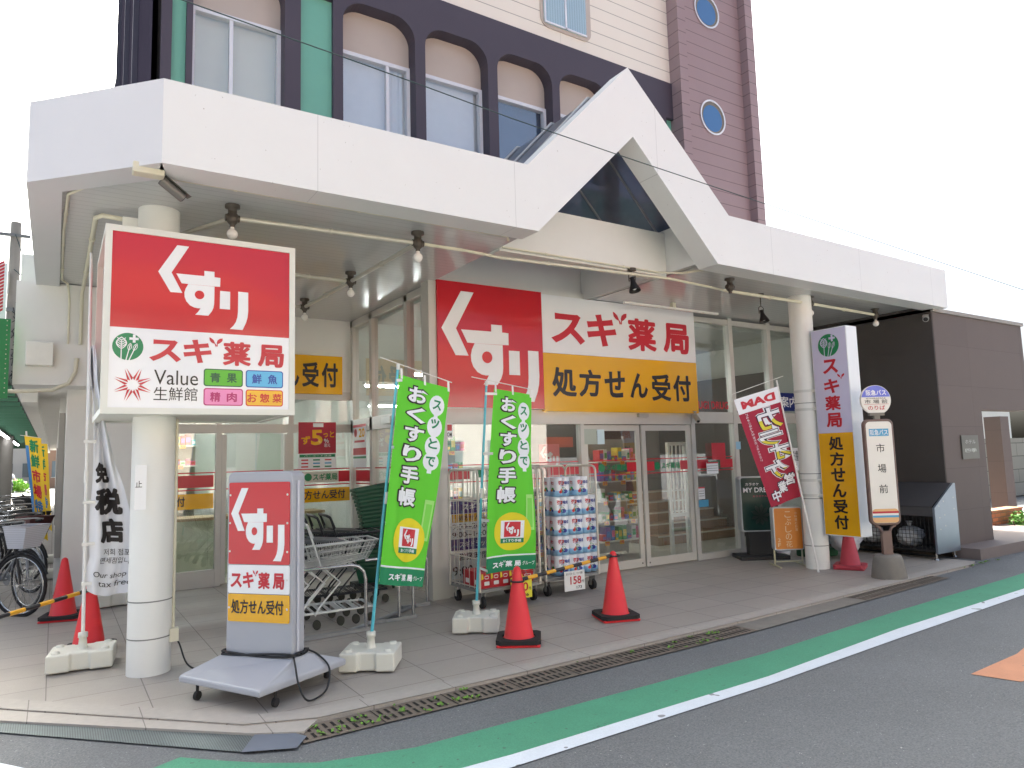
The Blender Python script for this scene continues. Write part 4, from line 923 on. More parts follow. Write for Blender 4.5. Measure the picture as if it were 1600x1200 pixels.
# ---- roll cages
CAGE = M('cage_cream', (206, 198, 184), .4, .2, var=.05)
def cage(label, x0, x1, y0, y1, gate):
    t = thing('roll_cage', label, 'roll cage', ((x0+x1)/2, (y0+y1)/2, 0)); H = 1.46
    mb = MB(); mb.box(x0, x1, y0, y1, .17, .20); mb.build('base_tray', M('tray_grey', (140, 138, 134), .5, .3), t)
    def panel(a, b, nm, nb):
        mb = MB(); a, b = V(*a, 0), V(*b, 0); e = (b-a).normalized(); L = (b-a).length; rr = .07
        pts = [a+V(0, 0, .18), a+V(0, 0, H-rr)]+[a+e*(rr-rr*math.cos(R(t_)))+V(0, 0, H-rr+rr*math.sin(R(t_))) for t_ in range(15, 91, 25)]+[b-e*(rr-rr*math.cos(R(t_)))+V(0, 0, H-rr+rr*math.sin(R(t_))) for t_ in range(90, -1, -25)]+[b+V(0, 0, H-rr), b+V(0, 0, .18)]
        mb.tube(pts, .014, 8)
        for z in (.22, .52, .82, 1.12): mb.cyl(a+V(0, 0, z), b+V(0, 0, z), .007, n=6)
        for i in range(1, nb): mb.cyl(a+e*(L*i/nb)+V(0, 0, .2), a+e*(L*i/nb)+V(0, 0, H), .0035, n=5)
        mb.build(nm, CAGE, t)
    panel((x0, y0), (x0, y1), 'side_panel', 6); panel((x1, y0), (x1, y1), 'side_panel', 6); panel((x0, y1), (x1, y1), 'back_panel', 8)
    for x in (x0+.06, x1-.06):
        for y in (y0+.06, y1-.06):
            mb = MB(); mb.cyl((x-.018, y, .06), (x+.018, y, .06), .06, n=16); mb.mat(None) if False else None
            w = mb.build('castor', RUB, t); mb = MB(); mb.box(x-.026, x-.020, y-.02, y+.03, .05, .17); mb.box(x+.020, x+.026, y-.02, y+.03, .05, .17); mb.build('fork', CHROME, w)
    return t
cx0, cx1 = PY(748, 840, 6.62).x, PY(842, 840, 6.62).x; dx0, dx1 = PY(851, 840, 6.70).x, PY(934, 840, 6.70).x
cage('cream roll cage stacked with red detergent boxes, behind the right green banner', cx0, cx1, 6.62, 7.28, 0)
cage('cream roll cage stacked with kitchen roll packs', dx0, dx1, 6.70, 7.30, 1)
# red boxes
RB = M('red_carton', (186, 32, 40), .4, var=.05, scale=6); RBW = M('carton_white', (228, 224, 220), .4); RBY = M('carton_yellow', (230, 200, 40), .4)
def carton(x, y, z, w, d, h, lab, grp):
    mb = MB(); mb.mat(RB).box(x, x+w, y, y+d, z+.0006, z+h-.0006); F = Fr((x, y, z))
    mb.mat(RBW).rrect(F, w*.35, h*.18, w*.92, h*.42, .008, .002); mb.mat(RBY).poly(F, [(w*.04, h*.55), (w*.30, h*.62), (w*.22, h*.92), (w*.04, h*.92)], .002)
    mb.mat(RBW).rrect(F, w*.40, h*.58, w*.85, h*.80, .012, .002); mb.mat(LRED).rrect(F, w*.44, h*.62, w*.80, h*.76, .008, .003)
    F2 = Fr((x, y+d, z), (0, -1, 0), (0, 0, 1)); mb.mat(RBW).rrect(F2, d*.3, h*.2, d*.8, h*.5, .01, .002)
    setp(mb.build('detergent_box', None, bevel=0), lab, 'detergent box', grp)
bx = 0
for i in range(4):
    for j in range(2): carton(cx0+.05+i*(cx1-cx0-.30)/4, 6.68+j*.20, .20, (cx1-cx0-.30)/4-.006, .19, .165, 'red detergent box, %s from the left, %s low row on the tray' % (ORD[i], ('front', 'back')[j]), 'red detergent boxes in the left roll cage')
for k in range(8): 
    for j in range(2): carton(cx1-.225, 6.72+j*.22, .203+k*.112, .20, .20, .108, 'red detergent box, %s up in the tall stack, %s column' % (ORD[k], ('front', 'back')[j]), 'red detergent boxes in the tall stack')
# kitchen roll packs
PKW = M('pack_white', (236, 238, 242), .35, var=.02); PKB = M('pack_blue', (156, 204, 238), .35, var=.03); INKB = M('ink_blue', (48, 60, 150), .4); ORG = M('ink_orange', (226, 130, 70), .4); GRN2 = M('ink_green', (60, 160, 80), .4)
def pack_mesh():
    w, d, h = .19, .10, .225; mb = MB(); n = 10; pr = []
    for c in (-.0475, .0475):
        for i in range(n+1): a = R(180+180*i/n); pr.append((c+.0475*math.cos(a), .049*math.sin(a)))
    pr += [(.095, .05), (-.095, .05)]
    k = len(pr)
    def fr(u, v, hh=0.):
        q = (u % .095)-.0475; return V(u-.095, -.049*math.sqrt(max(0, 1-(q/.0476)**2))-hh-.0006, v)
    vs = [(x, y, z) for z in (.006, .072, h-.012, h) for x, y in pr]
    mb.mat(PKW).add([vs[i] for i in range(4*k)], [(2*k+i, 2*k+(i+1) % k, 3*k+(i+1) % k, 3*k+i) for i in range(k)]+[(k+i, k+(i+1) % k, 2*k+(i+1) % k, 2*k+i) for i in range(k)]+[tuple(range(3*k, 4*k))], True)
    mb.mat(PKB).add(vs[:2*k], [(i, (i+1) % k, k+(i+1) % k, k+i) for i in range(k)]+[tuple(range(k))[::-1]], True)
    F = Fn(fr); mb.mat(PKW)
    mb.mat(LRED).text('強力', F, .025, .138, .108, .190, .04, .001, cut=8); mb.mat(INKB).text('吸収', F, .110, .142, .172, .182, .04, .001, cut=8); mb.mat(INKB).text('キッチン', F, .05, .122, .13, .136, .02, .001, cut=8)
    for u, v, r_, m_ in ((.07, .07, .026, ORG), (.095, .085, .028, GRN2), (.118, .062, .024, INKB), (.048, .058, .018, LRED)):
        mb.mat(m_); kk = 10; pts = [(u+r_*math.cos(2*math.pi*i/kk), v+r_*math.sin(2*math.pi*i/kk)) for i in range(kk)]
        c_ = fr(u, v, .0016+.0003*u); mb.add([c_]+[fr(*q, .0014+.0003*u) for q in pts], [(0, 1+i, 1+(i+1) % kk) for i in range(kk)])
    F = Fr((-.0955, 0, 0), (0, -1, 0), (0, 0, 1)); mb.mat(LRED).text('強力', F, -.04, .14, .0, .18, .03, .001); mb.mat(GRN2).disc(F, -.015, .09, .02, .001, 10); mb.mat(ORG).disc(F, -.03, .075, .015, .0014, 10); mb.mat(INKB).disc(F, .005, .072, .014, .0016, 10)
    return mb
pm = pack_mesh(); first = None; ords = ['left column', 'middle column', 'right column']; px0 = PY(868, 830, 6.76).x; pw = (PY(934, 830, 6.76).x-px0)/3
for row in range(5):
    for dep in range(2):
        for cidx in range(3):
            if row == 4 and cidx == 2: continue
            x = px0+(cidx+.5)*pw+(.03+cidx*.07 if row == 4 else 0); y = 6.81+dep*.135; z = .202+row*.226
            lab = 'white kitchen roll pack, %s of the %s row%s' % (ords[cidx], ['bottom', 'second', 'third', 'fourth', 'top'][row], '' if dep == 0 else ' behind the front packs')
            if first is None:
                first = setp(pm.build('kitchen_roll_pack', None, world=False), lab, 'paper roll pack', 'kitchen roll packs in the right roll cage'); o = first
            else:
                o = first.copy(); COL.objects.link(o); o['label'] = lab
            o.location = (x, y, z); o.scale = (pw/.192, 1.25, 1)
# pack column at the left side of the stack
# price cards hung on the cages
for lab, cen, w, h, m, tx, ty in (('yellow price card hanging from the left roll cage', (815, 918), .27, .23, M('card_yellow', (236, 224, 60), .5), '80', '86'), ('white 158 price card hanging from the right roll cage', (898, 907), .29, .22, M('card_white', (236, 234, 228), .5), '158', '173')):
    p = PY(cen[0], cen[1], 6.55); t = thing('price_card', lab, 'price card', p); F = Fr(p)
    mb = MB(); mb.obox(F, -w/2, w/2, -h/2, h/2, -.003, 0); c = mb.build('card', m, t)
    mb = MB(); mb.mat(LRED).text(tx, F, -w*.22, -h*.18, w*.32, h*.22, .02, .002); mb.mat(LBLK).text(ty, F, w*.08, -h*.42, w*.34, -h*.28, .02, .002); mb.line('円', F, w*.34, -h*.15, .03, .02, .002); mb.text('おひとり様', F, -w*.42, h*.30, w*.4, h*.42, 0, .002); mb.build('lettering', None, c)
    mb = MB(); mb.cyl(p+V(-w*.3, 0, h/2), p+V(-w*.3, .05, h/2+.06), .003, n=5); mb.cyl(p+V(w*.3, 0, h/2), p+V(w*.3, .05, h/2+.06), .003, n=5); mb.build('hook', CHROME, t)
# ---- shopping carts
def cart_mesh(t, body, wire, handle, flap):
    # local: x = pushing direction (front at +x), origin under the handle
    mb = MB()
    lo = [(.10, .20, .56), (.66, .15, .62)]; hi = [(.02, .26, .78), (.78, .20, .80)]
    def ringpts(z_k):
        a = [V(lo[0][0], lo[0][1], lo[0][2]).lerp(V(hi[0][0], hi[0][1], hi[0][2]), z_k), V(lo[1][0], lo[1][1], lo[1][2]).lerp(V(hi[1][0], hi[1][1], hi[1][2]), z_k)]
        return [a[0], a[1], V(a[1].x, -a[1].y, a[1].z), V(a[0].x, -a[0].y, a[0].z)]
    for k, r in ((0, .005), (.35, .004), (.7, .004), (1, .008)): mb.tube(ringpts(k)+ringpts(k)[:1], r, 5)
    A, Bq = ringpts(0), ringpts(1)
    for i in range(4):
        n = 14 if i in (0, 2) else 9
        for j in range(n+1): mb.cyl(A[i].lerp(A[(i+1) % 4], j/n), Bq[i].lerp(Bq[(i+1) % 4], j/n), .0028, n=4)
    for j in range(9): mb.cyl(A[0].lerp(A[3], j/8), A[1].lerp(A[2], j/8), .0028, n=4)
    mb.build('basket', wire, t, world=False)
    mb = MB()
    for s in (-1, 1):
        mb.tube([(-.10, s*.25, 1.0), (-.02, s*.26, .80), (.06, s*.25, .60), (.30, s*.23, .42), (.05, s*.24, .20), (0, s*.25, .13)], .011, 6)
        mb.tube([(0, s*.25, .15), (.70, s*.19, .15)], .011, 6)
    mb.tube([(.70, .19, .15), (.70, -.19, .15)], .011, 6)
    for i in range(7): mb.cyl((.06+i*.10, .22, .16), (.06+i*.10, -.22, .16), .005, n=5)
    mb.build('frame', body, t, world=False)
    mb = MB(); mb.tube([(-.03, .26, .86), (-.09, .25, .98), (-.12, .20, 1.0), (-.12, -.20, 1.0), (-.09, -.25, .98), (-.03, -.26, .86)], .016, 8); mb.build('handle', handle, t, world=False)
    mb = MB(); mb.add([(.0, .22, .83), (.0, -.22, .83), (.36, -.2, .80), (.36, .2, .80), (.0, .22, .84), (.0, -.22, .84), (.36, -.2, .81), (.36, .2, .81)], [(3, 2, 1, 0), (4, 5, 6, 7), (0, 1, 5, 4), (1, 2, 6, 5), (2, 3, 7, 6), (3, 0, 4, 7)]); mb.build('seat_flap', flap, t, world=False)
    for x, y in ((.02, .25), (.02, -.25), (.68, .19), (.68, -.19)):
        mb = MB(); mb.cyl((x, y-.014, .046), (x, y+.014, .046), .046, n=14); mb.build('castor', M('castor_olive', (52, 52, 44), .7), t, world=False)
WIRE = M('wire_white', (226, 226, 222), .35, .2); DKM = M('dark_metal_cart', (42, 42, 48), .4, .3); FLAP = M('flap_grey', (96, 100, 104), .5); FLAPD = M('flap_dark', (44, 50, 54), .5)
def carts(n, base, step, rz, label, grp, mats):
    t = thing('shopping_cart', label % ('first' if n > 1 else ''), 'shopping cart', base, rz, grp); cart_mesh(t, *mats); CH_[t.name] = kids(t); t.scale = (.82, 1, 1)
    for i in range(1, n): dup(t, base+step*i, rz, label % ['', 'second', 'third', 'fourth', 'fifth', 'sixth'][i])
cdir = V(1, -.10, 0).normalized(); crz = math.atan2(cdir.y, cdir.x)
carts(6, V(1.98, 8.0, 0), cdir*.135, crz, 'black shopping cart with dark flap, %s from the left in the rear nested row', 'black shopping carts in the rear row', (DKM, DKM, BLACK, FLAPD))
carts(3, V(1.86, 7.15, 0), cdir*.15, crz, 'white wire shopping cart with grey flap, %s from the left in the front row', 'white wire shopping carts in the front row', (WIRE, WIRE, M('handle_pale', (190, 190, 186), .4), FLAP))
t = thing('cart_rack', 'chrome tubular rack corralling the nested shopping carts', 'cart rack', (2.2, 7.3, 0))
feet = [G(572, 986), G(624, 969), G(646, 966), G(668, 946)]
for q, w in zip(feet, (.85, .35, .3, .3)):
    mb = MB(); mb.tube([(q.x-w, q.y, .62), (q.x-.14, q.y, .62)]+[(q.x-.14+.14*math.sin(R(a)), q.y, .62-.14+.14*math.cos(R(a))) for a in (30, 60, 90)]+[(q.x, q.y, .02)], .016, 8); mb.build('rail', CHROME, t)
    mb = MB(); mb.box(q.x-w, q.x+.03, q.y-.02, q.y+.02, .002, .035); mb.build('foot_bar', M('rail_steel', (150, 152, 154), .4, .5), t)
mb = MB(); mb.cyl(feet[0]+V(-.15, .02, .02), feet[3]+V(-.1, .02, .02), .02, n=6); mb.build('floor_rail', M('rail_steel', (150, 152, 154), .4, .5), t)
# green shopping baskets, a leaning stack
BASK = M('basket_green', (18, 84, 60), .4, var=.05)
def basket_mesh():
    mb = MB(); W_, D_, H_ = .225, .155, .20
    o = [(-W_, -D_), (W_, -D_), (W_, D_), (-W_, D_)]; i_ = [(x*.82, y*.80) for x, y in o]
    q = [(x, y, 0) for x, y in i_]+[(x, y, H_) for x, y in o]+[(x*1.06, y*1.08, H_) for x, y in o]+[(x*1.06, y*1.08, H_-.03) for x, y in o]+[(x*.97, y*.97, H_-.002) for x, y in o]+[(x*.97, y*.97, .006) for x, y in i_]
    f = [(3, 2, 1, 0)]
    for a, b in ((0, 4), (8, 12), (20, 16)): f += [(a+k, a+(k+1) % 4, b+(k+1) % 4, b+k) for k in range(4)]
    f += [(4+k, 4+(k+1) % 4, 12+(k+1) % 4, 12+k) for k in range(4)]+[(8+k, 8+(k+1) % 4, 16+(k+1) % 4, 16+k)[::-1] for k in range(4)]+[(20, 21, 22, 23)]
    mb.add(q, f)
    return mb
base = V(PY(584, 850, 8.6).x, 8.6, 0)
mb = MB(); mb.box(base.x-.25, base.x+.25, base.y-.18, base.y+.18, .05, .09)
t = thing('basket_trolley', 'low wheeled trolley under the stack of green shopping baskets', 'trolley', base); mb.build('tray', BLACK, t)
for sx in (-1, 1):
    for sy in (-1, 1): mb = MB(); mb.cyl((base.x+sx*.2-.012, base.y+sy*.13, .028), (base.x+sx*.2+.012, base.y+sy*.13, .028), .028, n=12); mb.build('castor', RUB, t)
bo = None
for i in range(21):
    lab = 'dark green shopping basket, %s from the bottom of the nested stack' % ORD[i] if 0 < i < 20 else ('topmost basket of the green stack by the recess glass' if i else 'lowest basket of the green stack by the recess glass')
    if bo is None: bo = setp(basket_mesh().build('shopping_basket', BASK, world=False, bevel=.004), lab, 'shopping basket', 'stacked green shopping baskets'); o = bo
    else: o = bo.copy(); COL.objects.link(o); o['label'] = lab
    o.location = base+V(-.0+.10*math.sin(i*.16), 0, .095+i*.049); o.rotation_euler = (0, R(-2-i*.35), R(-20+.5*i))
# ---- bus stop sign
p = V(8.60, 4.96, 0); t = thing('bus_stop', 'bus stop sign with round head and long white plate on a concrete foot', 'bus stop', p, math.atan2(-.56, .83))
mb = MB(); mb.lathe((0, 0, 0), [(.20, 0), (.19, .08), (.17, .20), (.155, .255), (.14, .275), (.0001, .28)], 28, cap=False); mb.build('foot', CONC, t, world=False)
BRN = M('bus_brown', (116, 92, 84), .5, var=.06)
mb = MB(); mb.box(-.055, .055, -.03, .03, .27, .56); mb.tube([(-.05, 0, .55), (-.07, 0, .60), (-.12, 0, .63)], .018, 8); mb.tube([(.05, 0, .55), (.07, 0, .60), (.12, 0, .63)], .018, 8); mb.build('post', BRN, t, world=False)
F = Fr((0, 0, 0))
mb = MB(); mb.rrect(F, -.185, .63, .185, 1.93, .07, -.035, .03); fr_ = mb.build('plate_frame', BRN, t, world=False, bevel=.01)
mb = MB(); BW = M('bus_white', (234, 228, 218), .4, var=.02); BP = M('bus_peach', (226, 176, 120), .4); BB = M('bus_blue', (80, 160, 200), .4)
mb.mat(BW).rrect(F, -.158, .66, .158, 1.90, .05, .031, .034); mb.mat(BP).rrect(F, -.157, .662, .157, .83, .04, .035); mb.mat(BW).rect(F, -.157, .735, .157, .80, .0355); mb.mat(LRED).rect(F, -.157, .775, .157, .80, .036); mb.mat(BB).rect(F, -.157, .725, .157, .75, .036)
pl = mb.build('plate', None, t, world=False); mb = MB(); mb.mat(BB).rect(F, -.125, 1.72, .115, 1.81, .036); mb.mat(LWHT).text('阪急バス', F, -.115, 1.73, .105, 1.80, .01, .038)
mb.mat(LBLK)
for ch, v in zip('市場前', (1.52, 1.27, 1.02)): mb.text(ch, F, -.052, v, .052, v+.105, .005, .036)
mb.build('lettering', None, pl, world=False)
mb = MB(); mb.lathe((0, .02, 2.17), [(.185, 0), (.185, .04)], 40, axis=(0, -1, 0)); hd = mb.build('round_head', BW, t, world=False); mb = MB(); mb.box(-.09, .09, -.026, .03, 1.975, 2.01); mb.box(-.035, .035, -.02, .02, 1.93, 1.98); mb.build('neck', M('bus_grey', (120, 114, 104), .5), t, world=False)
mb = MB(); F = Fr((0, -.022, 2.17)); mb.mat(M('bus_violet', (112, 122, 214), .4)).poly(F, [(.18*math.cos(R(a)), .18*math.sin(R(a))) for a in range(12, 169, 6)], 0)
mb.mat(LWHT).text('阪急バス', F, -.12, .055, .13, .125, .02, .003); mb.mat(LBLK).text('市 場 前', F, -.14, -.045, .14, .005, .005, .001); mb.text('ICHIBAMAE', F, -.12, .012, .12, .028, 0, .001); mb.mat(LRED).text('のりば', F, -.105, -.125, .105, -.07, .01, .001); mb.rect(F, -.155, -.055, .155, -.052, .001); mb.build('lettering', None, hd, world=False)
# ---- stainless rubbish bin along the dark wall
t = thing('rubbish_bin', 'stainless steel slope topped rubbish bin with mesh front against the dark wall', 'rubbish bin', (10.6, 5.9, 0))
y0, y1 = 5.22, 6.85; F = Fr((0, y0, 0)); prof = [(10.30, .09), (10.92, .09), (10.92, 1.04), (10.86, 1.04), (10.30, .72)]
mb = MB(); mb.prism(F, prof, -.03, 0); mb.build('side', STEEL, t); mb = MB(); mb.prism(Fr((0, y1, 0)), prof, -.03, 0); mb.build('side', STEEL, t)
mb = MB(); DST = M('dark_steel', (92, 90, 92), .45, .5, var=.08)
mb.quad((10.285, y0+.03, .735), (10.285, y1, .735), (10.87, y1, 1.045), (10.87, y0+.03, 1.045)); mb.quad((10.30, y0+.03, .60), (10.30, y1-.01, .60), (10.30, y1-.01, .73), (10.30, y0+.03, .73)); mb.build('lid', DST, t)
mb = MB(); mb.box(10.33, 10.90, y0+.03, y1-.03, .11, .13)
for i in range(28): y = y0+.05+i*.0545; mb.cyl((10.31, y, .11), (10.31, y, .60), .004, n=5)
for i in range(9): mb.cyl((10.312, y0+.03, .12+i*.055), (10.312, y1-.03, .12+i*.055), .004, n=5)
mb.build('mesh_front', BLACK, t)
mb = MB()
for x in (10.36, 10.86):
    for y in (y0+.06, y1-.06): mb.cyl((x, y, 0), (x, y, .10), .012, n=8); mb.lathe((x, y, 0), [(.035, 0), (.02, .02)], 10)
mb.build('leg', CHROME, t)
mb = MB(); mb.mat(CREAM)
for u, v in ((10.42, .74), (10.55, .80), (10.83, .84), (10.42, .58), (10.56, .61), (10.83, .68), (10.42, .42), (10.56, .46)): mb.disc(F, u, v, .011, .002, 8)
mb.build('rivet', None, t)
def bag(c, r, lab, m):
    mb = MB(); n, k = 18, 10; vs = []
    for j in range(k+1):
        for i in range(n):
            a = 2*math.pi*i/n; ph = math.pi*j/k; rr = r*(math.sin(ph)**.75)*(1+.16*math.sin(5*a+j)+.11*math.sin(9*a-2*j)); vs.append((c[0]+rr*math.cos(a), c[1]+rr*math.sin(a)*.85, max(.004, c[2]+r*.78*(1-math.cos(ph)))))
    mb.add(vs, [(j*n+i, j*n+(i+1) % n, (j+1)*n+(i+1) % n, (j+1)*n+i) for j in range(k) for i in range(n)], True); mb.lathe((c[0], c[1], c[2]+r*1.5), [(.02, 0), (.035, .05), (.05, .08)], 8)
    setp(mb.build('rubbish_bag', m), lab, 'rubbish bag')
CLR = M('clear_bag', (196, 198, 204), .25, var=.12, scale=20)
bag((9.62, 6.15, .1), .22, 'pale translucent rubbish bag lying between the right column and the faded cone', CLR)
bag((10.6, 5.75, .13), .19, 'pale rubbish bag behind the mesh front of the bin, nearest the road', CLR); bag((10.62, 6.35, .13), .18, 'pale rubbish bag behind the mesh front of the bin, farther from the road', CLR)
mb = MB(); mb.box(9.35, 9.85, 6.42, 6.8, .002, .12); setp(mb.build('green_tray', M('tray_green', (24, 76, 44), .5), bevel=.02), 'low green plastic tray behind the faded cone', 'tray')
# ---- signboards beside the right glass
def board_rot(name, lab, cat, base, rz): return thing(name, lab, cat, base, rz)
t = thing('signboard', 'dark green karaoke signboard on a black pedestal by the glass bay', 'signboard', G(1189, 872), R(-33))
mb = MB(); mb.box(-.36, .36, -.22, .22, 0, .06); mb.build('foot', BLACK, t, world=False, bevel=.01); mb = MB(); mb.box(-.18, .18, -.08, .08, .06, .42); mb.build('pedestal', BLACK, t, world=False)
F = Fr((0, -.10, 0)); mb = MB(); mb.rrect(F, -.28, .40, .28, 1.20, .04, -.2, 0); mb.build('case', M('board_edge', (188, 192, 196), .35, .3), t, world=False)
mb = MB(); mb.mat(M('board_green', (16, 52, 46), .25, var=.1, scale=4)).rrect(F, -.265, .415, .265, 1.185, .03, .003); pz = mb.build('face', None, t, world=False)
mb = MB(); mb.mat(LWHT).text('カラオケ', F, -.20, 1.07, .0, 1.11, .01, .005); mb.text('MY DREAM', F, -.235, .97, .25, 1.04, .01, .005); mb.mat(M('ink_pink', (190, 40, 90), .4)).text('カラオケルーム', F, -.10, .90, .2, .925, .0, .005)
mb.mat(M('leaf_dark', (8, 26, 22), .3)); random.seed(5)  # darker green leaf motif on the board face
for i in range(9): a = R(40*i); mb.poly(F, [(0, .62), (.10*math.cos(a)-.03*math.sin(a), .64+.11*math.sin(a)+.03*math.cos(a)), (.15*math.cos(a), .64+.16*math.sin(a)), (.10*math.cos(a)+.03*math.sin(a), .64+.11*math.sin(a)-.03*math.cos(a))], .004+.0001*i)
mb.build('lettering', None, pz, world=False)
t = thing('signboard', 'small orange lit style signboard on tube legs left of the right column', 'signboard', G(1233, 884), R(-33))
OB = M('board_orange', (222, 136, 50), .4, var=.03); F = Fr((0, -.06, 0))
mb = MB(); mb.rrect(F, -.20, .22, .20, .80, .03, -.12, 0); mb.build('case', M('board_edge', (188, 192, 196)), t, world=False); mb = MB(); mb.rrect(F, -.185, .235, .185, .785, .02, .003); pz = mb.build('face', OB, t, world=False)
mb = MB(); IW2 = M('ink_pale', (240, 214, 170), .5); mb.mat(IW2)
mb.vtext('こぶしの花', F, .0, .75, .085, .10, 0., .005); mb.vtext('小料理とお酒', F, .11, .74, .035, .045, 0, .005); mb.text('2', F, -.155, .33, -.115, .38, .01, .005); mb.text('F', F, -.155, .265, -.115, .315, .01, .005); mb.build('lettering', None, pz, world=False)
mb = MB()
for x in (-.19, .19): mb.tube([(x, 0, .24), (x, 0, .02)], .012, 6); mb.tube([(x, -.22, .012), (x, .22, .012)], .012, 6)
mb.tube([(-.19, 0, .06), (.19, 0, .06)], .01, 6); mb.build('leg', M('leg_cream', (196, 190, 160), .5), t, world=False)
mb = MB(); q = G(1235, 872); mb.lathe(q+V(.05, .15, .004), [(.06, 0), (.085, .03), (.11, .09), (.105, .09), (.08, .03), (.0001, .012)], 20, cap=False); setp(mb.build('bowl', M('bowl_white', (222, 222, 222), .4)), 'white plastic bowl on the ground behind the orange signboard', 'bowl')
t = thing('wall_notice', 'blue guidance notice with white characters on the glass behind the crimson banner', 'notice', PY(1235, 628, 7.40)); F = Fr((0, 7.40, 0))
a, b, c, d = rectY(1204, 614, 1252, 642, 7.40); mb = MB(); mb.obox(F, a, c, b, d, -.01, 0); c_ = mb.build('board', M('notice_blue', (30, 44, 110), .4), t); mb = MB(); mb.mat(LWHT)
mb.text('ご案内', F, a+.03, b+.06, c-.12, d-.06, .01, .002); mb.build('lettering', None, c_)
a, b, c, d = rectY(1204, 700, 1256, 736, 7.40); t = thing('wall_notice', 'white notice with black characters on the glass behind the crimson banner', 'notice', ((a+c)/2, 7.4, b)); mb = MB(); mb.obox(F, a, c, b, d, -.01, 0); c_ = mb.build('board', SIGNW, t); mb = MB(); mb.mat(LBLK); mb.text('特殊建', F, a+.1, b+.16, c-.1, d-.05, 0, .002); mb.text('した', F, a+.14, b+.04, c-.2, b+.13, .01, .002); mb.build('lettering', None, c_)
# ---- stickers, posters and stripes on the shop glass
def flat(name, lab, cat, F, q, m, th=.004):
    t = thing(name, lab, cat, F.p((q[0]+q[2])/2, q[1], 0)); mb = MB(); mb.obox(F, *[q[i] for i in (0, 2, 1, 3)], 0, th); return t, mb.build('sheet', m, t)
F = Fr((0, 7.495, 0)); d = MB(); d.mat(LRED).text('SUGI DRUG', F, 8.14, 2.24, 8.88, 2.36, .02, .0)
d.rect(F, 8.08, 1.34, 8.35, 1.47, 0); d.rect(F, 8.62, 1.34, 8.90, 1.47, 0); d.rect(F, 8.08, 1.50, 8.90, 1.512, 0); d.rect(F, 8.08, 1.30, 8.90, 1.312, 0); d.mat(LGRN).text('SUGI DRUG', F, 8.36, 1.36, 8.61, 1.45, .01, 0.001)
d.mat(LRED)
for a, b in ((3.88, 4.2), (5.4, 5.86)): d.rect(F, a, 1.34, b, 1.47, 0)
d.rect(F, 3.88, 1.50, 5.86, 1.512, 0); d.rect(F, 3.88, 1.30, 5.86, 1.312, 0); d.mat(LGRN).disc(F, 4.35, 1.405, .055, 0); d.text('スギ薬局', F, 4.45, 1.35, 4.95, 1.46, .02, 0)
F2 = Fr((0, YB-.0, 0)); d.mat(LRED)
yb3 = YB+.022; F2 = Fr((0, yb3, 0))
for q in ((1.0, 1.8), (2.86, 3.0), (3.52, 3.69)): d.rect(F2, q[0], 1.30, q[1], 1.46, 0)
d.rect(F2, 1.0, 1.485, 3.69, 1.50, 0); d.rect(F2, 1.0, 1.26, 3.69, 1.275, 0)
d.mat(M('stripe_pale', (206, 202, 190), .4)).rect(F2, 3.0, 1.30, 3.52, 1.46, 0); d.mat(LGRN).disc(F2, 3.07, 1.38, .055, .002); d.text('スギ薬局', F2, 3.14, 1.33, 3.5, 1.43, .025, .002)
d.mat(YEL).rect(F2, 2.86, 1.02, 3.69, 1.22, .001); d.rect(F2, 1.0, 1.02, 1.80, 1.22, .001); d.mat(LBLK).text('処方せん受付', F2, 2.89, 1.06, 3.62, 1.19, .02, .003); d.text('せん受付', F2, 1.05, 1.06, 1.45, 1.19, .02, .003)
F3 = Fr((3.742, 0, 0), (0, -1, 0), (0, 0, 1)); d.mat(LRED).rect(F3, -10.1, 1.30, -9.45, 1.46, 0); d.rect(F3, -10.1, 1.485, -8.3, 1.50, 0); d.rect(F3, -10.1, 1.26, -8.3, 1.275, 0)
d.build('glass_stripe', None, shop)
t, s = flat('poster', 'dark red sale poster with a big yellow 5 on the recess window', 'poster', Fr((0, YB-.012, 0)), (2.92, 1.72, 3.47, 2.01+.16), M('poster_red', (170, 28, 52), .4, var=.04))
F = Fr((0, YB-.017, 0)); mb = MB(); mb.mat(YEL).text('5', F, 3.10, 1.84, 3.27, 2.06, .03); mb.text('ず', F, 2.96, 1.85, 3.09, 1.97, .03); mb.text('っと', F, 3.28, 1.95, 3.44, 2.04, .02); mb.mat(LWHT); mb.text('％', F, 3.29, 1.87, 3.36, 1.93, .02); mb.text('還元', F, 3.29, 1.81, 3.38, 1.86, 0); mb.rect(F, 3.13, 2.10, 3.28, 2.155, .003); mb.build('lettering', None, s)
t, s = flat('poster', 'white payment chart with a green heading under the red sale poster', 'poster', Fr((0, YB-.012, 0)), (2.92, 1.50, 3.47, 1.715), SIGNW)
mb = MB(); mb.mat(LGRN).rect(F, 2.935, 1.665, 3.455, 1.705, .002); mb.mat(LWHT).text('バーコード決済', F, 3.0, 1.672, 3.4, 1.698, .0, .004); random.seed(2)
for i in range(3):
    for j in range(3): mb.mat(random.choice([LRED, BB, LGRN, LBLK])).rect(F, 2.96+i*.17, 1.52+j*.048, 2.96+i*.17+.10, 1.54+j*.048, .002)
mb.build('lettering', None, s)
F = Fr((3.695, 0, 0), (0, -1, 0), (0, 0, 1)); ya_ = PX(553, 700, 3.7).y; yb4 = PX(573, 700, 3.7).y
t, s = flat('poster', 'narrow red and white coupon poster on the side glass beside the recess corner', 'poster', F, (-ya_, 1.50, -yb4, 2.12), SIGNW)
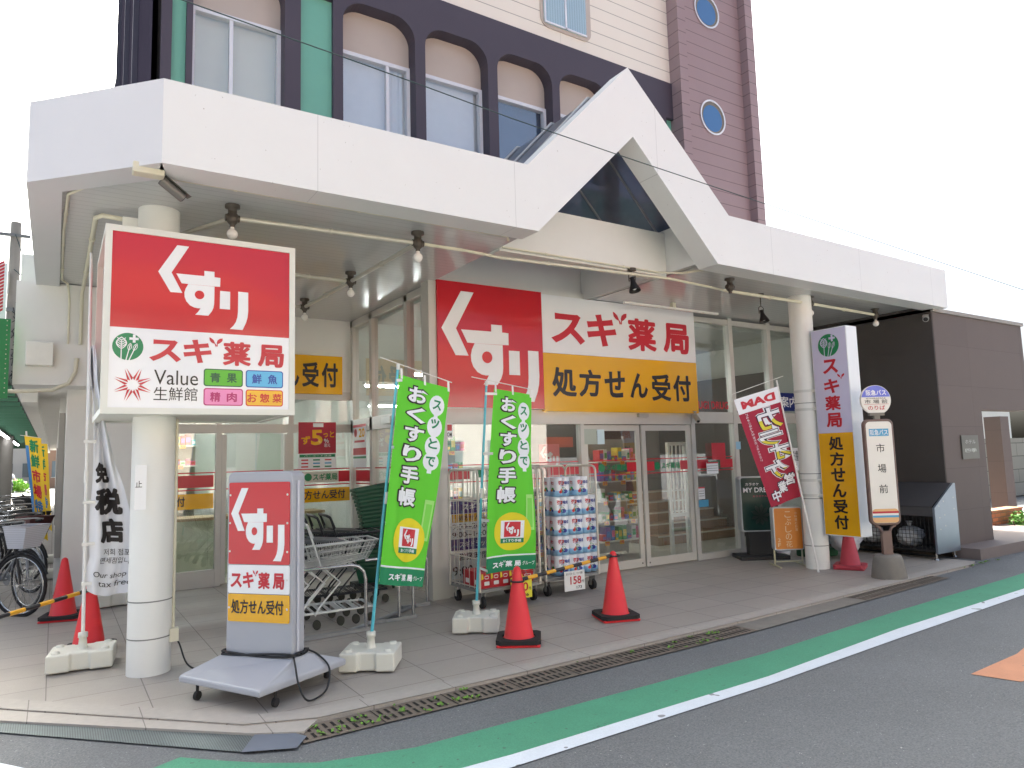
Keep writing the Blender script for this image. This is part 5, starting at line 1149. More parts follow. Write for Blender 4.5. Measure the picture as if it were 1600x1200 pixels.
mb = MB(); w = ya_-yb4; mb.mat(LRED).rect(F, -ya_, 1.68, -yb4, 1.78, .006); mb.rect(F, -ya_, 2.08, -yb4, 2.12, .006); mb.disc(F, -ya_+w*.2, 2.0, .06, .006); mb.rect(F, -ya_+w*.1, 1.86, -yb4-w*.1, 1.89, .006); mb.mat(YEL).text('20', F, -ya_+w*.45, 1.93, -yb4-w*.1, 2.06, .03, .006); mb.mat(LGRN).rect(F, -ya_, 1.63, -yb4, 1.66, .006); mb.build('lettering', None, s)
F = Fr((0, 7.44, 0))
a, b, c, d = rectY(689, 662, 707, 685, 7.44); t, s = flat('sticker', 'red and white security sticker at the upper left of the shop window', 'sticker', F, (a, b, c, d), SIGNW); mb = MB(); mb.mat(LRED).rect(F, a+.01, b+.09, c-.01, d-.01, .006); mb.mat(LBLK).text('SECOM', F, a+.012, b+.02, c-.012, b+.07, .02, .006); mb.build('lettering', None, s)
a, b, c, d = rectY(842, 694, 874, 728, 7.9); F = Fr((0, 7.9, 0)); t, s = flat('poster', 'pink くすり poster standing inside the window behind the roll packs', 'poster', F, (a, b-.35, c, d), M('poster_pink', (226, 130, 130), .5)); mb = MB(); kusuri(mb, F, a+.02, b, c-.02, d-.03, LWHT, LRED, .006); mb.build('lettering', None, s)
F = Fr((0, 7.44, 0))
for (q, lab, m) in (((1112, 692, 1133, 718), 'bright red card hung inside the glass right of the doors', LRED), ((1104, 722, 1122, 740), 'white card under the red card right of the doors', SIGNW), ((1091, 761, 1101, 780), 'small white code notice low on the glass beside the right door', SIGNW), ((1092, 781, 1107, 792), 'small blue sticker pair low on the glass beside the right door', BB), ((1150, 690, 1157, 702), 'small pale blue sticker on the mullion left of the crimson banner', M('sticker_blue', (150, 196, 220), .4)), ((935, 671, 946, 694), 'pale blue strip notice at the top of the left sliding door', M('sticker_ice', (200, 220, 228), .4)), ((910, 670, 934, 694), 'pale grey green notice at the upper left of the left sliding door', M('notice_sage', (170, 178, 166), .4))):
    a, b, c, d = rectY(*q, 7.44); t, s = flat('sticker', lab, 'sticker', Fr((0, 7.465 if q[0] < 1000 else 7.44, 0)), (a, b, c, d), m)
    if m is SIGNW:
        mb = MB(); mb.mat(LBLK)
        for i in range(3): mb.rect(F, a+.01, b+(d-b)*(.25+.2*i), c-.015, b+(d-b)*(.25+.2*i)+.006, .006)
        mb.mat(LRED).rect(F, a, d-.02, c, d, .006); mb.build('lettering', None, s)
a, b, c, d = rectY(703, 782, 768, 905, 7.62); F = Fr((0, 7.62, 0)); t, s = flat('hours_board', 'blue and white opening hours board inside the window behind the left roll cage', 'notice board', F, (a, b, c, d), SIGNW)
mb = MB(); HB = M('hours_blue', (36, 50, 130), .4); w, h = c-a, d-b
mb.mat(HB).rect(F, a, d-h*.16, c, d, .006); mb.rect(F, a, d-h*.62, c, d-h*.48, .006); mb.mat(YEL).rect(F, a+.03, d-h*.27, c, d-h*.165, .006); mb.mat(LWHT).text('スギ薬局', F, a+w*.3, d-h*.13, c-.02, d-h*.03, .02, .008); mb.text('スギドラッグ', F, a+w*.22, d-h*.59, c-.02, d-h*.51, .01, .008)
mb.mat(LBLK).text('処方せん受付', F, a+w*.2, d-h*.25, c-.02, d-h*.18, .02, .008); mb.text('9:00~20:00', F, a+w*.05, d-h*.36, c-.02, d-h*.29, .01, .008); mb.text('9:00~14:00', F, a+w*.05, d-h*.46, c-.02, d-h*.39, .01, .008); mb.text('営業時間', F, a+w*.2, d-h*.75, c-.05, d-h*.66, .01, .008); mb.text('9:00~', F, a+w*.05, d-h*.94, c-w*.3, d-h*.82, .01, .008); mb.build('lettering', None, s)
for q, lab in (((888, 678, 896, 700), ''),): pass
a, b, c, d = rectY(853, 683, 895, 699, 8.2); t, s = flat('hanging_banner', 'brown red corner banner hanging inside the shop above the roll packs', 'banner', Fr((0, 8.2, 0)), (a, b, c, d), M('banner_brown', (186, 96, 76), .5))
# ================================================================ UNDER THE CANOPY: lamps, pipes, cameras
ZS = 3.70; BULB = M('bulb_glass', (236, 232, 226), .12, var=0, coat=.4); LMET = M('lamp_bronze', (74, 66, 58), .45, .3, var=.1)
def bulb_lamp(q, lab, bulb=True):
    p = G(q[0], q[1], ZS-.17); t = thing('ceiling_lamp', lab, 'lamp', (p.x, p.y, ZS-.002), group='bare bulb lamps under the canopy')
    mb = MB(); mb.lathe((p.x, p.y, ZS-.002), [(.06, 0), (.06, .025), (.035, .035), (.035, .07), (.045, .08), (.048, .13), (.035, .15), (.022, .165), (.022, .185)][::1], 16, axis=(0, 0, -1)); mb.lathe((p.x-.055, p.y, ZS-.11), [(.03, 0), (.03, .11)], 12, axis=(1, 0, 0)); mb.build('holder', LMET, t)
    if bulb:
        mb = MB(); mb.lathe((p.x, p.y, ZS-.187), [(.016, 0), (.018, .02)], 12, axis=(0, 0, -1)); mb.sphere((p.x, p.y, ZS-.245), .045); mb.build('bulb', BULB, t)
    return p
LP = [((363, 352), 'bare bulb lamp above the light box sign'), ((653, 390), 'bare bulb lamp under the canopy left of the gable'), ((548, 448), 'bare bulb lamp second back from the canopy edge'), ((476, 487), 'bare bulb lamp farthest back by the recess wall'), ((1266, 481), 'bare bulb lamp by the right column'), ((1368, 498), 'bare bulb lamp at the right end of the canopy')]
P_ = [bulb_lamp(*q) for q in LP]
bulb_lamp((1141, 456), 'empty lamp holder between the gable and the right column', False)
def spot(q, lab, drop, side=None):
    p = G(q[0], q[1], ZS-.2-drop); t = thing('spotlight', lab, 'spotlight', (p.x, p.y, ZS-.002), group='dark cone spotlights under the canopy')
    mb = MB(); mb.cyl((p.x, p.y, ZS-.002), (p.x, p.y, ZS-.03), .05, n=14); mb.cyl((p.x, p.y, ZS-.03), (p.x, p.y, ZS-.06-drop), .008, n=8)
    for s_ in (-1, 1): mb.tube([(p.x, p.y, ZS-.05-drop), (p.x+s_*.05, p.y, ZS-.08-drop), (p.x+s_*.045, p.y, ZS-.16-drop)], .006, 6)
    mb.build('bracket', LMET, t); mb = MB(); z = ZS-.11-drop
    mb.lathe((p.x, p.y, z), [(.024, 0), (.027, .05), (.036, .08), (.064, .15), (.068, .17)], 20, axis=(.0, -.25, -1), cap=False); mb.lathe((p.x, p.y, z), [(.0001, 0), (.03, .002)], 20, axis=(0, -.25, -1), cap=False); mb.build('shade', M('lamp_black', (34, 32, 32), .45, .2), t)
    mb = MB(); mb.sphere(V(p.x, p.y, z)+V(0, -.25, -1).normalized()*.125, .03, 12); mb.build('bulb', BULB, t)
spot((988, 446), 'dark cone spotlight hanging in front of the shop sign', .0); spot((1190, 495), 'dark cone spotlight hanging on a rod right of the shop sign', .12)
PIPE = M('conduit_steel', (196, 192, 180), .4, .3, var=.05)
def conduit(pts, r, lab, m=PIPE, name='conduit'):
    pts = [Vector(p) for p in pts]; mb = MB(); mb.tube(pts, r, 8); L = 0
    for a, b in zip(pts[:-1], pts[1:]):
        n = int((b-a).length/.9)
        for i in range(n): q = a.lerp(b, (i+.5)/n); d = (b-a).normalized(); mb.cyl(q-d*.012, q+d*.012, r*1.35, n=8)
    setp(mb.build(name, m), lab, 'conduit')
zp = ZS-.11
conduit([(P_[0].x, P_[0].y, zp), (P_[1].x, P_[1].y, zp)], .022, 'steel pipe joining the front two bulb lamps under the left canopy')
conduit([(P_[1].x, P_[1].y, zp), (P_[2].x, P_[2].y, zp), (P_[3].x, P_[3].y, zp)], .022, 'steel pipe running back along the bulb lamps beside the recess')
conduit([(P_[2].x-1.9, P_[2].y, zp), (P_[2].x, P_[2].y, zp)], .022, 'short steel cross pipe behind the light box reaching the second bulb lamp')
conduit([(P_[3].x-1.9, P_[3].y, zp), (P_[3].x, P_[3].y, zp)], .02, 'rearmost steel cross pipe near the recess wall')
conduit([(P_[0].x, P_[0].y, zp), (P_[0].x-.35, P_[0].y+.75, zp)], .02, 'stub of pipe slanting back from the lamp above the light box')
conduit([(P_[1].x, P_[1].y, zp), (3.3, P_[1].y-.0, zp), (3.72, 5.9, zp), (6.05, 5.88, 3.64), (6.4, 5.86, zp+.03), (7.0, 5.85, zp)], .016, 'thin cream pipe along the foot of the white cross beam', CREAM)
conduit([(7.0, 5.85, zp), (P_[4].x, P_[4].y, zp), (P_[5].x, P_[5].y, zp)], .022, 'cream pipe joining the bulb lamps under the right canopy', CREAM)
conduit([(3.74, 5.89, 3.70), (5.9, 5.89, 3.70), (6.15, 5.75, 3.685), (6.3, 5.4, 3.68), (9, 5.46, 3.66), (11.0, 5.5, 3.65)], .012, 'cream cable tube hugging the inside of the right canopy edge', CREAM)
zz = 3.675
conduit([(.60, 5.50, zz), (3.55, 5.50, zz), (3.62, 5.6, zz)], .014, 'cream cable tube along the inside of the left canopy edge', CREAM)
conduit([(.60, 5.50, zz), (.12, 5.98, zz), (.02, 6.2, zz), (.0, 7.2, zz), (.0, 9.1, zz), (.06, 9.30, zz), (.08, 9.37, 3.5), (.08, 9.37, 3.0)], .012, 'thin cream cable tube running back under the left canopy edge', CREAM)
conduit([(.62, 6.45, 3.6), (.36, 6.45, 3.62), (.26, 6.50, 3.64), (.22, 6.62, 3.65), (.21, 9.2, 3.65), (.20, 9.36, 3.6), (.20, 9.37, 3.0)], .02, 'thick cream conduit bending from the left column back to the junction box', CREAM)
conduit([(.17, 9.36, 2.84), (.16, 9.36, 2.68), (.10, 9.36, 2.55), (-.05, 9.34, 2.47), (-.4, 9.30, 2.44), (-.8, 9.28, 2.45)], .022, 'cream hose curving from the junction box to the green awning', CREAM)
p = PY(62, 554, 9.36); mb = MB(); mb.box(p.x-.13, p.x+.13, 9.27, 9.399, p.z-.13, p.z+.13); jb = mb.build('junction_box', M('box_cream', (222, 220, 210), .45), bevel=.008); setp(jb, 'square cream junction box on the white wall above the side street', 'junction box')
mb = MB(); p = G(232, 266, 3.66); mb.box(p.x-.10, p.x+.10, p.y-.05, p.y+.05, 3.62, 3.695); setp(mb.build('junction_box', CREAM, bevel=.006), 'small cream junction box under the canopy corner', 'junction box')
t = [o for o in bpy.data.objects if o.name.startswith('light_box_sign')][0]; mb = MB(); mb.box(.40, .52, 6.38, 6.42, 3.36, 3.62); mb.build('mounting_plate', WHITE, t); mb = MB(); mb.cyl((.45, 6.36, 3.50), (.45, 6.36, 3.34), .02, n=8); mb.build('mounting_pin', CHROME, t)
GREYC = M('camera_grey', (110, 108, 104), .35, .4)
def camera(p, d, lab, m=GREYC, s=1.):
    p = Vector(p); d = Vector(d).normalized(); t = thing('security_camera', lab, 'security camera', p)
    mb = MB(); mb.cyl(p, p-V(0, 0, .02)*s, .045*s, n=14); mb.cyl(p-V(0, 0, .02)*s, p-V(0, 0, .10)*s, .018*s, n=10); mb.build('mount', m, t)
    b = p-V(0, 0, .12)*s; mb = MB(); mb.cyl(b-d*.05*s, b+d*.18*s, .042*s, n=16); mb.build('body', m, t); mb = MB(); mb.cyl(b+d*.181*s, b+d*.186*s, .032*s, n=14); mb.build('lens', BLACK, t)
    mb = MB(); x = d.cross(V(0, 0, 1)).normalized(); up = x.cross(d); q = b+up*.046*s; mb.add([q-d*.05*s-x*.04*s, q-d*.05*s+x*.04*s, q+d*.22*s+x*.04*s, q+d*.22*s-x*.04*s]+[v+up*.004 for v in (q-d*.05*s-x*.04*s, q-d*.05*s+x*.04*s, q+d*.22*s+x*.04*s, q+d*.22*s-x*.04*s)], [(3, 2, 1, 0), (4, 5, 6, 7), (0, 1, 5, 4), (1, 2, 6, 5), (2, 3, 7, 6), (3, 0, 4, 7)]); mb.build('sun_hood', m, t)
p = G(260, 270, 3.69); camera((p.x, p.y, 3.70), (.75, .25, -.45), 'grey bullet camera under the canopy corner near the light box', GREYC, .8)
p = G(1447, 488, 3.60); camera((p.x, p.y, 3.66), (-.75, -.3, -.35), 'pale bullet camera at the right end of the canopy', M('camera_pale', (170, 170, 168), .4))
p = PY(1091, 655, 7.3); camera((p.x, 7.36, p.z+.12), (-.3, -.7, -.5), 'small beige camera beside the door transom', M('camera_beige', (176, 170, 156), .4), .7)
t = thing('rail', 'white slim rail hanging just under the right soffit above the sign', 'rail', (7.4, 7.1, 3.6)); mb = MB(); a, b = G(975, 472, 3.62), G(1110, 493, 3.62); mb.box(a.x, b.x, a.y-.02, a.y+.02, 3.60, 3.63); mb.build('bar', WHITE, t); mb = MB(); mb.box((a.x+b.x)/2-.03, (a.x+b.x)/2+.03, a.y-.03, a.y+.03, 3.63, 3.70); mb.build('hanger', CREAM, t)

# ================================================================ BROWN GATEHOUSE ON THE RIGHT
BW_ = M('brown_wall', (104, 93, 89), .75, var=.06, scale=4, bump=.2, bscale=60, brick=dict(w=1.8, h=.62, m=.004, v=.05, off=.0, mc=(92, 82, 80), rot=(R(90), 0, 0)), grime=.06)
BD_ = M('brown_wall_shaded', (66, 60, 57), .7, var=.05, scale=4, bump=.15, bscale=60)  # shaded copy of the brown wall, shade put into the base colour
t = thing('brown_gatehouse', 'brown flat roofed gatehouse with a doorway beside the rubbish bin', 'building', (12, 6, 0))
mb = MB(); yw = 5.36
mb.box(11.00, 12.25, yw, 5.66, -.02, 3.58); mb.box(12.25, 13.93, yw, 5.66, 2.13, 3.58); mb.build('wall', BW_, t)
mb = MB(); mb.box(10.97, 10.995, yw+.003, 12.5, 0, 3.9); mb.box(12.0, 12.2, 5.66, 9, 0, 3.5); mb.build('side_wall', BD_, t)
mb = MB(); a, b = PY(1567, 700, 6.6).x, PY(1580, 700, 6.6).x; mb.box(a, b, 6.6, 6.9, .05, 2.13); mb.box(12.3, 13.9, 6.6, 6.9, 2.13, 3.5); mb.build('gate_post', BW_, t)
mb = MB(); mb.box(10.97, 13.97, yw-.03, 12, 3.585, 3.64); mb.build('roof', M('roof_edge', (150, 144, 138), .6), t)
t2 = thing('plaque', 'grey name plaque on the brown gatehouse wall', 'plaque', PY(1514, 695, yw)); F = Fr((0, yw-.004, 0)); a, b, c, d = rectY(1501, 680, 1527, 717, yw); mb = MB(); mb.obox(F, a, c, b, d, 0, .02); s = mb.build('plate', M('plaque_grey', (112, 110, 104), .35, .4), t2)
mb = MB(); mb.mat(M('plaque_ink', (190, 192, 186), .4)).text('四季', F, a+.08, b+.10, c-.08, d-.20, .01, .022); mb.text('ホテル', F, a+.10, d-.13, c-.10, d-.07, 0, .022); mb.build('lettering', None, s)
mb = MB(); mb.box(10.95, 17, 4.98, yw-.002, -.045, .12); mb.box(11.0, 17, yw, 9, -.04, .118); struct('plinth', mb, M('plinth_stone', (124, 112, 108), .7, var=.1, scale=8, bump=.3, grime=.1))
t = thing('brick_wall', 'low orange brick wall seen through the gatehouse doorway', 'wall', (14, 6.3, 0.1)); mb = MB()
a = PY(1550, 800, 6.25).x; zb = PY(1575, 797, 6.25).z; mb.box(a, a+1.2, 6.25, 6.5, .1, zb); mb.build('bricks', M('orange_brick', (176, 104, 66), .8, var=.1, scale=6, brick=dict(w=.21, h=.075, m=.008, v=.2, mc=(120, 96, 78), rot=(R(90), 0, 0)), bump=.2), t)
mb = MB(); mb.box(a-.02, a+1.22, 6.24, 6.51, zb, zb+.025); mb.build('coping', M('coping', (150, 110, 84), .8), t)
t = thing('block_wall', 'grey concrete block wall behind the gatehouse', 'wall', (19, 10, 0)); mb = MB(); mb.box(15, 30, 10, 10.2, 0, 1.75); mb.build('blocks', M('block_grey', (150, 146, 134), .85, var=.08, scale=5, brick=dict(w=.9, h=.4, m=.012, v=.06, mc=(90, 88, 80), rot=(R(90), 0, 0))), t)
t = thing('white_house', 'white walled house beyond the gatehouse doorway', 'house', (22, 13, 0)); mb = MB(); mb.box(15, 32, 13, 19, 0, 3.2); mb.build('wall', M('house_white', (222, 222, 216), .7, var=.04), t)
mb = MB(); a, b, c, d = rectY(1573, 692, 1594, 712, 12.97); mb.box(a, c, 12.95, 13.0, b, d); w = mb.build('window', M('house_window', (90, 96, 96), .2), t); mb = MB(); mb.box(a-.05, c+.05, 12.93, 12.948, b-.06, b); mb.box((a+c)/2-.02, (a+c)/2+.02, 12.93, 12.948, b, d); mb.build('frame', ALU, w)
mb = MB(); mb.add([(14.5, 12.6, 3.2), (32.5, 12.6, 3.2), (32.5, 19.4, 3.2), (14.5, 19.4, 3.2), (17, 16, 4.4), (30, 16, 4.4)], [(0, 1, 5, 4), (1, 2, 5), (2, 3, 4, 5), (3, 0, 4), (3, 2, 1, 0)]); mb.build('roof', M('tile_grey', (110, 110, 112), .7, lines=((0, .3, .04, 0, .7),)), t)
def leafmass(mb, c, r, n, size, flat=1.):
    for i in range(n):
        d = V(random.gauss(0, 1), random.gauss(0, 1), random.gauss(0, 1)).normalized()*(random.random()**.4); p = Vector(c)+V(d.x*r[0], d.y*r[1], d.z*r[2])
        a = V(random.gauss(0, 1), random.gauss(0, 1), random.gauss(0, .5)).normalized()*size; b = a.orthogonal().normalized()*size*.45
        b.rotate(Matrix.Rotation(random.random()*3, 3, a)); mb.quad(p-a, p+b, p+a, p-b)
LEAF = M('leaf_green', (84, 130, 50), .6, var=.35, scale=7); WOODM = M('bark', (84, 70, 56), .9, var=.2, scale=10)
random.seed(11)
t = thing('shrub', 'green leafy shrub at the right edge in front of the block wall', 'shrub', (13.4, 6.0, .12)); mb = MB(); p = PY(1597, 822, 6.0); leafmass(mb, p, (.30, .18, .30), 420, .045); leafmass(mb, p+V(.1, 0, -.2), (.3, .18, .2), 200, .045); mb.build('foliage', LEAF, t)
mb = MB()
for i in range(5): mb.tube([p+V(.1, 0, -.45), p+V(random.gauss(0, .15), random.gauss(0, .1), .1)], .01, 5)
mb.build('stem', WOODM, t)

# ================================================================ SIDE STREET ON THE LEFT
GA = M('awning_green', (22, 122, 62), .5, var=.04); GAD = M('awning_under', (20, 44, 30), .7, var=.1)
t = thing('green_awning', 'long green arcade awning over the parked bicycles with a lit strip beneath', 'awning', (-1.5, 12, 2.4))
mb = MB(); mb.box(-3.2, -.45, 9.25, 9.30, 2.36, 3.22); mb.build('fascia', GA, t)
mb = MB()
for i in range(16): mb.lathe((-.48, 9.248, 2.42+i*.052), [(.006, 0), (.004, .005), (.0001, .006)], 8, axis=(0, -1, 0))
mb.build('rivet', CREAM, t)
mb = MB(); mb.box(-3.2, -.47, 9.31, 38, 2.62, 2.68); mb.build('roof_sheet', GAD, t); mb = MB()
for i in range(34): mb.box(-3.2, -.47, 9.6+i*.84, 9.63+i*.84, 2.56, 2.618)
mb.build('rib', M('rib_green', (60, 110, 84), .5), t)
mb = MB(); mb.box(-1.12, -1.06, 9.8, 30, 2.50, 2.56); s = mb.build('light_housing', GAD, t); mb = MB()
for i in range(26): mb.box(-1.115, -1.065, 9.85+i*.78, 10.5+i*.78, 2.47, 2.498)
mb.build('tube', M('tube_glow', (250, 250, 255), .5, var=0, emit=8.), s)
mb = MB()
for y in (12.3, 18, 24): mb.box(-1.55, -1.3, y, y+.25, -.03, 2.6)
mb.build('post', M('post_dark', (58, 60, 56), .6), t)
mb = MB(); mb.box(-12, -7, 13, 34, -.04, 3.4); setp(mb.build('arcade_shop', M('arcade_wall', (96, 92, 84), .7, var=.2)), 'low dim shop wall behind the parked bicycles under the awning', 'building')
t = thing('shop_board', 'white board with red diagonal stripes above the green awning', 'sign', PY(4, 450, 10.5)); F = Fr((0, 10.5, 0)); a, b, c, d = rectY(-45, 408, 10, 512, 10.5); mb = MB(); mb.obox(F, a, c, b, d, -.06, 0); pz = mb.build('board', SIGNW, t); mb = MB(); mb.mat(LRED)
w = c-a; hh = d-b
for i in range(15):
    y = b+hh*(.03+i*.052); mb.add([F.p(a+.02, y, .003), F.p(c-.03, y+.20, .003), F.p(c-.03, y+.23, .003), F.p(a+.02, y+.03, .003)], [(0, 1, 2, 3)])
mb.build('lettering', None, pz); mb = MB(); mb.box(a+.1, a+.18, 10.56, 10.64, 2.6, b+.2); mb.build('post', STEEL, t)
# bicycles
def bicycle(t, body, basket=None, extra=None, mud=True, rider=False):
    def wheel(cx, nm):
        mb = MB(); r = .33; n = 28
        mb.tube([(cx+r*math.cos(2*math.pi*i/n), 0, r+r*math.sin(2*math.pi*i/n)) for i in range(n)], .018, 6, True); w = mb.build(nm, RUB, t, world=False)
        mb = MB(); mb.tube([(cx+(r-.028)*math.cos(2*math.pi*i/n), 0, r+(r-.028)*math.sin(2*math.pi*i/n)) for i in range(n)], .010, 5, True)
        for i in range(18): a = 2*math.pi*i/18; mb.cyl((cx, .02*(-1)**i, r), (cx+(r-.03)*math.cos(a), 0, r+(r-.03)*math.sin(a)), .0016, n=4)
        mb.cyl((cx, -.04, r), (cx, .04, r), .02, n=8); mb.build('rim', CHROME, w, world=False)
        if mud: mb = MB(); mb.tube([(cx+(r+.035)*math.cos(R(a)), 0, r+(r+.035)*math.sin(R(a))) for a in range(20 if cx > 0 else 10, 171, 15)], .014, 5); mb.build('mudguard', body, t, world=False)
    wheel(.53, 'wheel'); wheel(-.53, 'wheel')
    mb = MB(); mb.tube([(.44, 0, .78), (.30, 0, .60), (-.05, 0, .30)], .017, 6); mb.tube([(-.20, 0, .80), (-.05, 0, .30), (-.53, 0, .33), (-.18, 0, .68)], .014, 6); mb.tube([(.43, 0, .80), (.50, 0, .52), (.53, 0, .33)], .015, 6); mb.tube([(-.17, 0, .66), (-.53, .05, .33)], .008, 5)
    mb.tube([(-.95, 0, .70), (-.25, 0, .70)], .008, 5); mb.cyl((-.05, -.06, .30), (-.05, .06, .30), .03, n=10); mb.lathe((-.05, .05, .30), [(.085, 0), (.085, .006)], 18, axis=(0, 1, 0)); mb.build('frame', body, t, world=False)
    mb = MB(); mb.tube([(.42, 0, .82), (.40, 0, .98)], .013, 6); mb.tube([(.14, .27, .97), (.28, .27, 1.0), (.40, .12, 1.02), (.40, -.12, 1.02), (.28, -.27, 1.0), (.14, -.27, .97)], .011, 6); hb = mb.build('handlebar', CHROME, t, world=False)
    mb = MB()
    for s in (-1, 1): mb.cyl((.14, s*.27, .97), (.25, s*.27, .99), .016, n=8)
    mb.build('grip', BLACK, hb, world=False)
    mb = MB(); mb.add([(-.33, .09, .86), (-.33, -.09, .86), (-.05, -.02, .85), (-.05, .02, .85), (-.34, .10, .82), (-.34, -.10, .82), (-.04, -.025, .82), (-.04, .025, .82)], [(0, 1, 2, 3), (7, 6, 5, 4), (0, 4, 5, 1), (1, 5, 6, 2), (2, 6, 7, 3), (3, 7, 4, 0)]); mb.cyl((-.20, 0, .82), (-.19, 0, .76), .013, n=6); mb.build('saddle', BLACK, t, world=False, bevel=.01)
    if not rider: mb = MB(); mb.tube([(-.45, .06, .33), (-.42, .16, .02)], .01, 5); mb.tube([(-.45, -.06, .33), (-.42, -.16, .02), (-.42, .16, .02)], .01, 5); mb.build('stand', CHROME, t, world=False)
    if basket:
        mb = MB(); lo = [(.46, -.11, .74), (.66, -.11, .74), (.66, .11, .74), (.46, .11, .74)]; hi = [(.44, -.16, .98), (.74, -.16, .98), (.74, .16, .98), (.44, .16, .98)]
        mb.add(lo+hi, [(3, 2, 1, 0)]+[(i, (i+1) % 4, 4+(i+1) % 4, 4+i) for i in range(4)]); mb.tube([V(*q) for q in hi]+[V(*hi[0])], .009, 5); mb.build('basket', basket, t, world=False)
BKB = M('bike_black', (30, 30, 34), .35, .3); BKS = M('bike_silver', (150, 154, 160), .3, .6); BKW = M('basket_grey_white', (196, 198, 206), .5, var=.06, lines=((2, .02, .004, 0, .7),)); BKR = M('basket_maroon', (92, 58, 58), .6, var=.05); BKD = M('basket_black', (26, 26, 28), .6)
for (px, py), rz, body, bk, lab in (((-34, 962), -44, BKB, BKW, 'black bicycle with a pale covered front basket, nearest the cones'), ((4, 945), -62, BKS, None, 'silver bicycle without a basket, second from the cones'), ((8, 922), -58, BKB, BKR, 'black bicycle with a maroon box basket behind the two nearest'),
        ((18, 903), -64, BKB, BKD, 'black bicycle with a black basket beside the yellow banners'), ((-8, 893), -50, BKS, BKD, 'silver bicycle with a black basket deeper under the awning'), ((14, 880), -66, BKB, None, 'plain black bicycle behind the bicycle with the black basket'), ((-4, 866), -54, BKS, None, 'plain silver bicycle in the middle of the parked row'), ((18, 852), -60, BKB, BKD, 'black bicycle with basket parked under the middle of the green awning'),
        ((6, 840), -55, BKS, BKD, 'silver bicycle with black basket farther along the arcade'), ((20, 826), -60, BKB, None, 'farthest black bicycle in the row along the arcade')):
    p = G(px, py, 0); t = thing('bicycle', lab, 'bicycle', p, R(rz), 'bicycles parked along the side street'); bicycle(t, body, bk)
# yellow banners along the side wall
YB2 = M('banner_yellow', (238, 196, 40), .7, var=.04)
for foot, tl, w, hgt, lab, ph, bc in ((G(62, 905), (38, 680), .28, 1.5, 'yellow banner with red and green lettering beside the side wall bicycles', .3, M('banner_blue', (70, 130, 190), .7)), (G(68, 880), (50, 690), .30, 1.5, 'yellow and blue banner farther back along the side wall', 1.9, M('banner_blue', (70, 130, 190), .7))):
    t = thing('banner_flag', lab, 'banner flag', foot, group='yellow banners along the side wall'); top = PY(tl[0], tl[1], foot.y-.05)
    mb = MB(); mb.cyl(foot, top+V(.02, 0, .06), .012, n=8); mb.build('pole', M('pole_white', (228, 226, 222), .4), t); mb = MB(); mb.box(foot.x-.2, foot.x+.2, foot.y-.15, foot.y+.15, foot.z, foot.z+.13); mb.build('weight', WEIGHT, t, bevel=.02)
    TL = top; TR = top+V(w*.75, -.2, -.05); BL = foot.lerp(top, .32); BR = BL+V(w*.6, -.15, -.12); fn = flagframe(TL, TR, BL, BR, V(0, -1, 0), .05, ph); c = cloth(t, fn, YB2); F = Fn(fn); mb = MB()
    for i, (ch, m) in enumerate(zip('新鮮市場特売', (LGRN, LGRN, LRED, LRED, bc, LRED))): mb.mat(m).text(ch, F, .25, .84-i*.15, .80, .97-i*.15, .04, .004, cut=3)
    mb.mat(bc).rect(F, 0, 0, .2, .9, .003, 2, 8); mb.build('print', None, c); mb = MB(); mb.cyl(TL-V(.05, 0, 0), TR, .004, n=5); mb.build('cross_bar', CLIP, t)
t = thing('banner_flag', 'rolled orange banner on a teal pole tucked behind the left column', 'banner flag', G(196, 905)); q = G(196, 905); mb = MB(); mb.cyl(q, q+V(.02, 0, 2.3), .013, n=8); mb.build('pole', TEAL, t); mb = MB(); mb.tube([q+V(-.05, 0, .75), q+V(-.04, 0, 1.4), q+V(-.03, .0, 2.25)], .05, 10); mb.build('cloth', M('banner_orange', (214, 160, 70), .7, var=.1), t); weight(t, q, 0, WEIGHT, .42, .34)
mb = MB(); q = G(180, 945); t = thing('banner_weight', 'spare white banner weight at the foot of the recess wall', 'weight', q); weight(t, q, R(5), WEIGHT, .46, .34)
q = PY(207, 762, 6.16); F = Fr((0, q.y, 0)); mb = MB(); mb.obox(F, .52, .60, q.z-.17, q.z+.17, -.0, .004); s = thing('column_notice', 'small white paper notice taped to the left column', 'notice', (.55, q.y, q.z)); pz = mb.build('sheet', SIGNW, s); mb = MB(); mb.mat(LBLK).text('止', F, .525, q.z-.0, .57, q.z+.05, .01, .006); mb.build('lettering', None, pz)
# far end of the street
def simple_block(lab, x0, x1, y0, y1, h, c, nx, nz, roofc=(120, 120, 118)):
    t = thing('building', lab, 'building', ((x0+x1)/2, y0, 0)); mb = MB(); mb.box(x0, x1, y0, y1, -.05, h); mb.build('wall', M('far_wall_%d_%d' % (c[0], c[1]), c, .8, var=.06), t); mb = MB(); mb.box(x0-.1, x1+.1, y0-.1, y1+.1, h, h+.15); mb.build('roof', M('far_roof_%d' % roofc[0], roofc, .8), t)
    WG = M('far_glass', (96, 112, 120), .15)
    for i in range(nx):
        for j in range(nz):
            xa = x0+(x1-x0)*(i+.2)/nx; xb = x0+(x1-x0)*(i+.8)/nx; za = h*(j+.3)/nz; zb = h*(j+.75)/nz
            mb = MB(); mb.box(xa, xb, y0-.04, y0-.002, za, zb); w = mb.build('window', WG, t); mb = MB(); mb.box(xa-.06, xb+.06, y0-.06, y0-.042, za-.07, za); mb.box((xa+xb)/2-.03, (xa+xb)/2+.03, y0-.06, y0-.042, za, zb); mb.build('frame', ALU, w)
    return t
p = PY(14, 740, 85)
simple_block('pale balconied apartment block closing the far end of the side street', p.x-3.5, p.x+2.6, 88, 98, 9.5, (206, 204, 196), 3, 3)
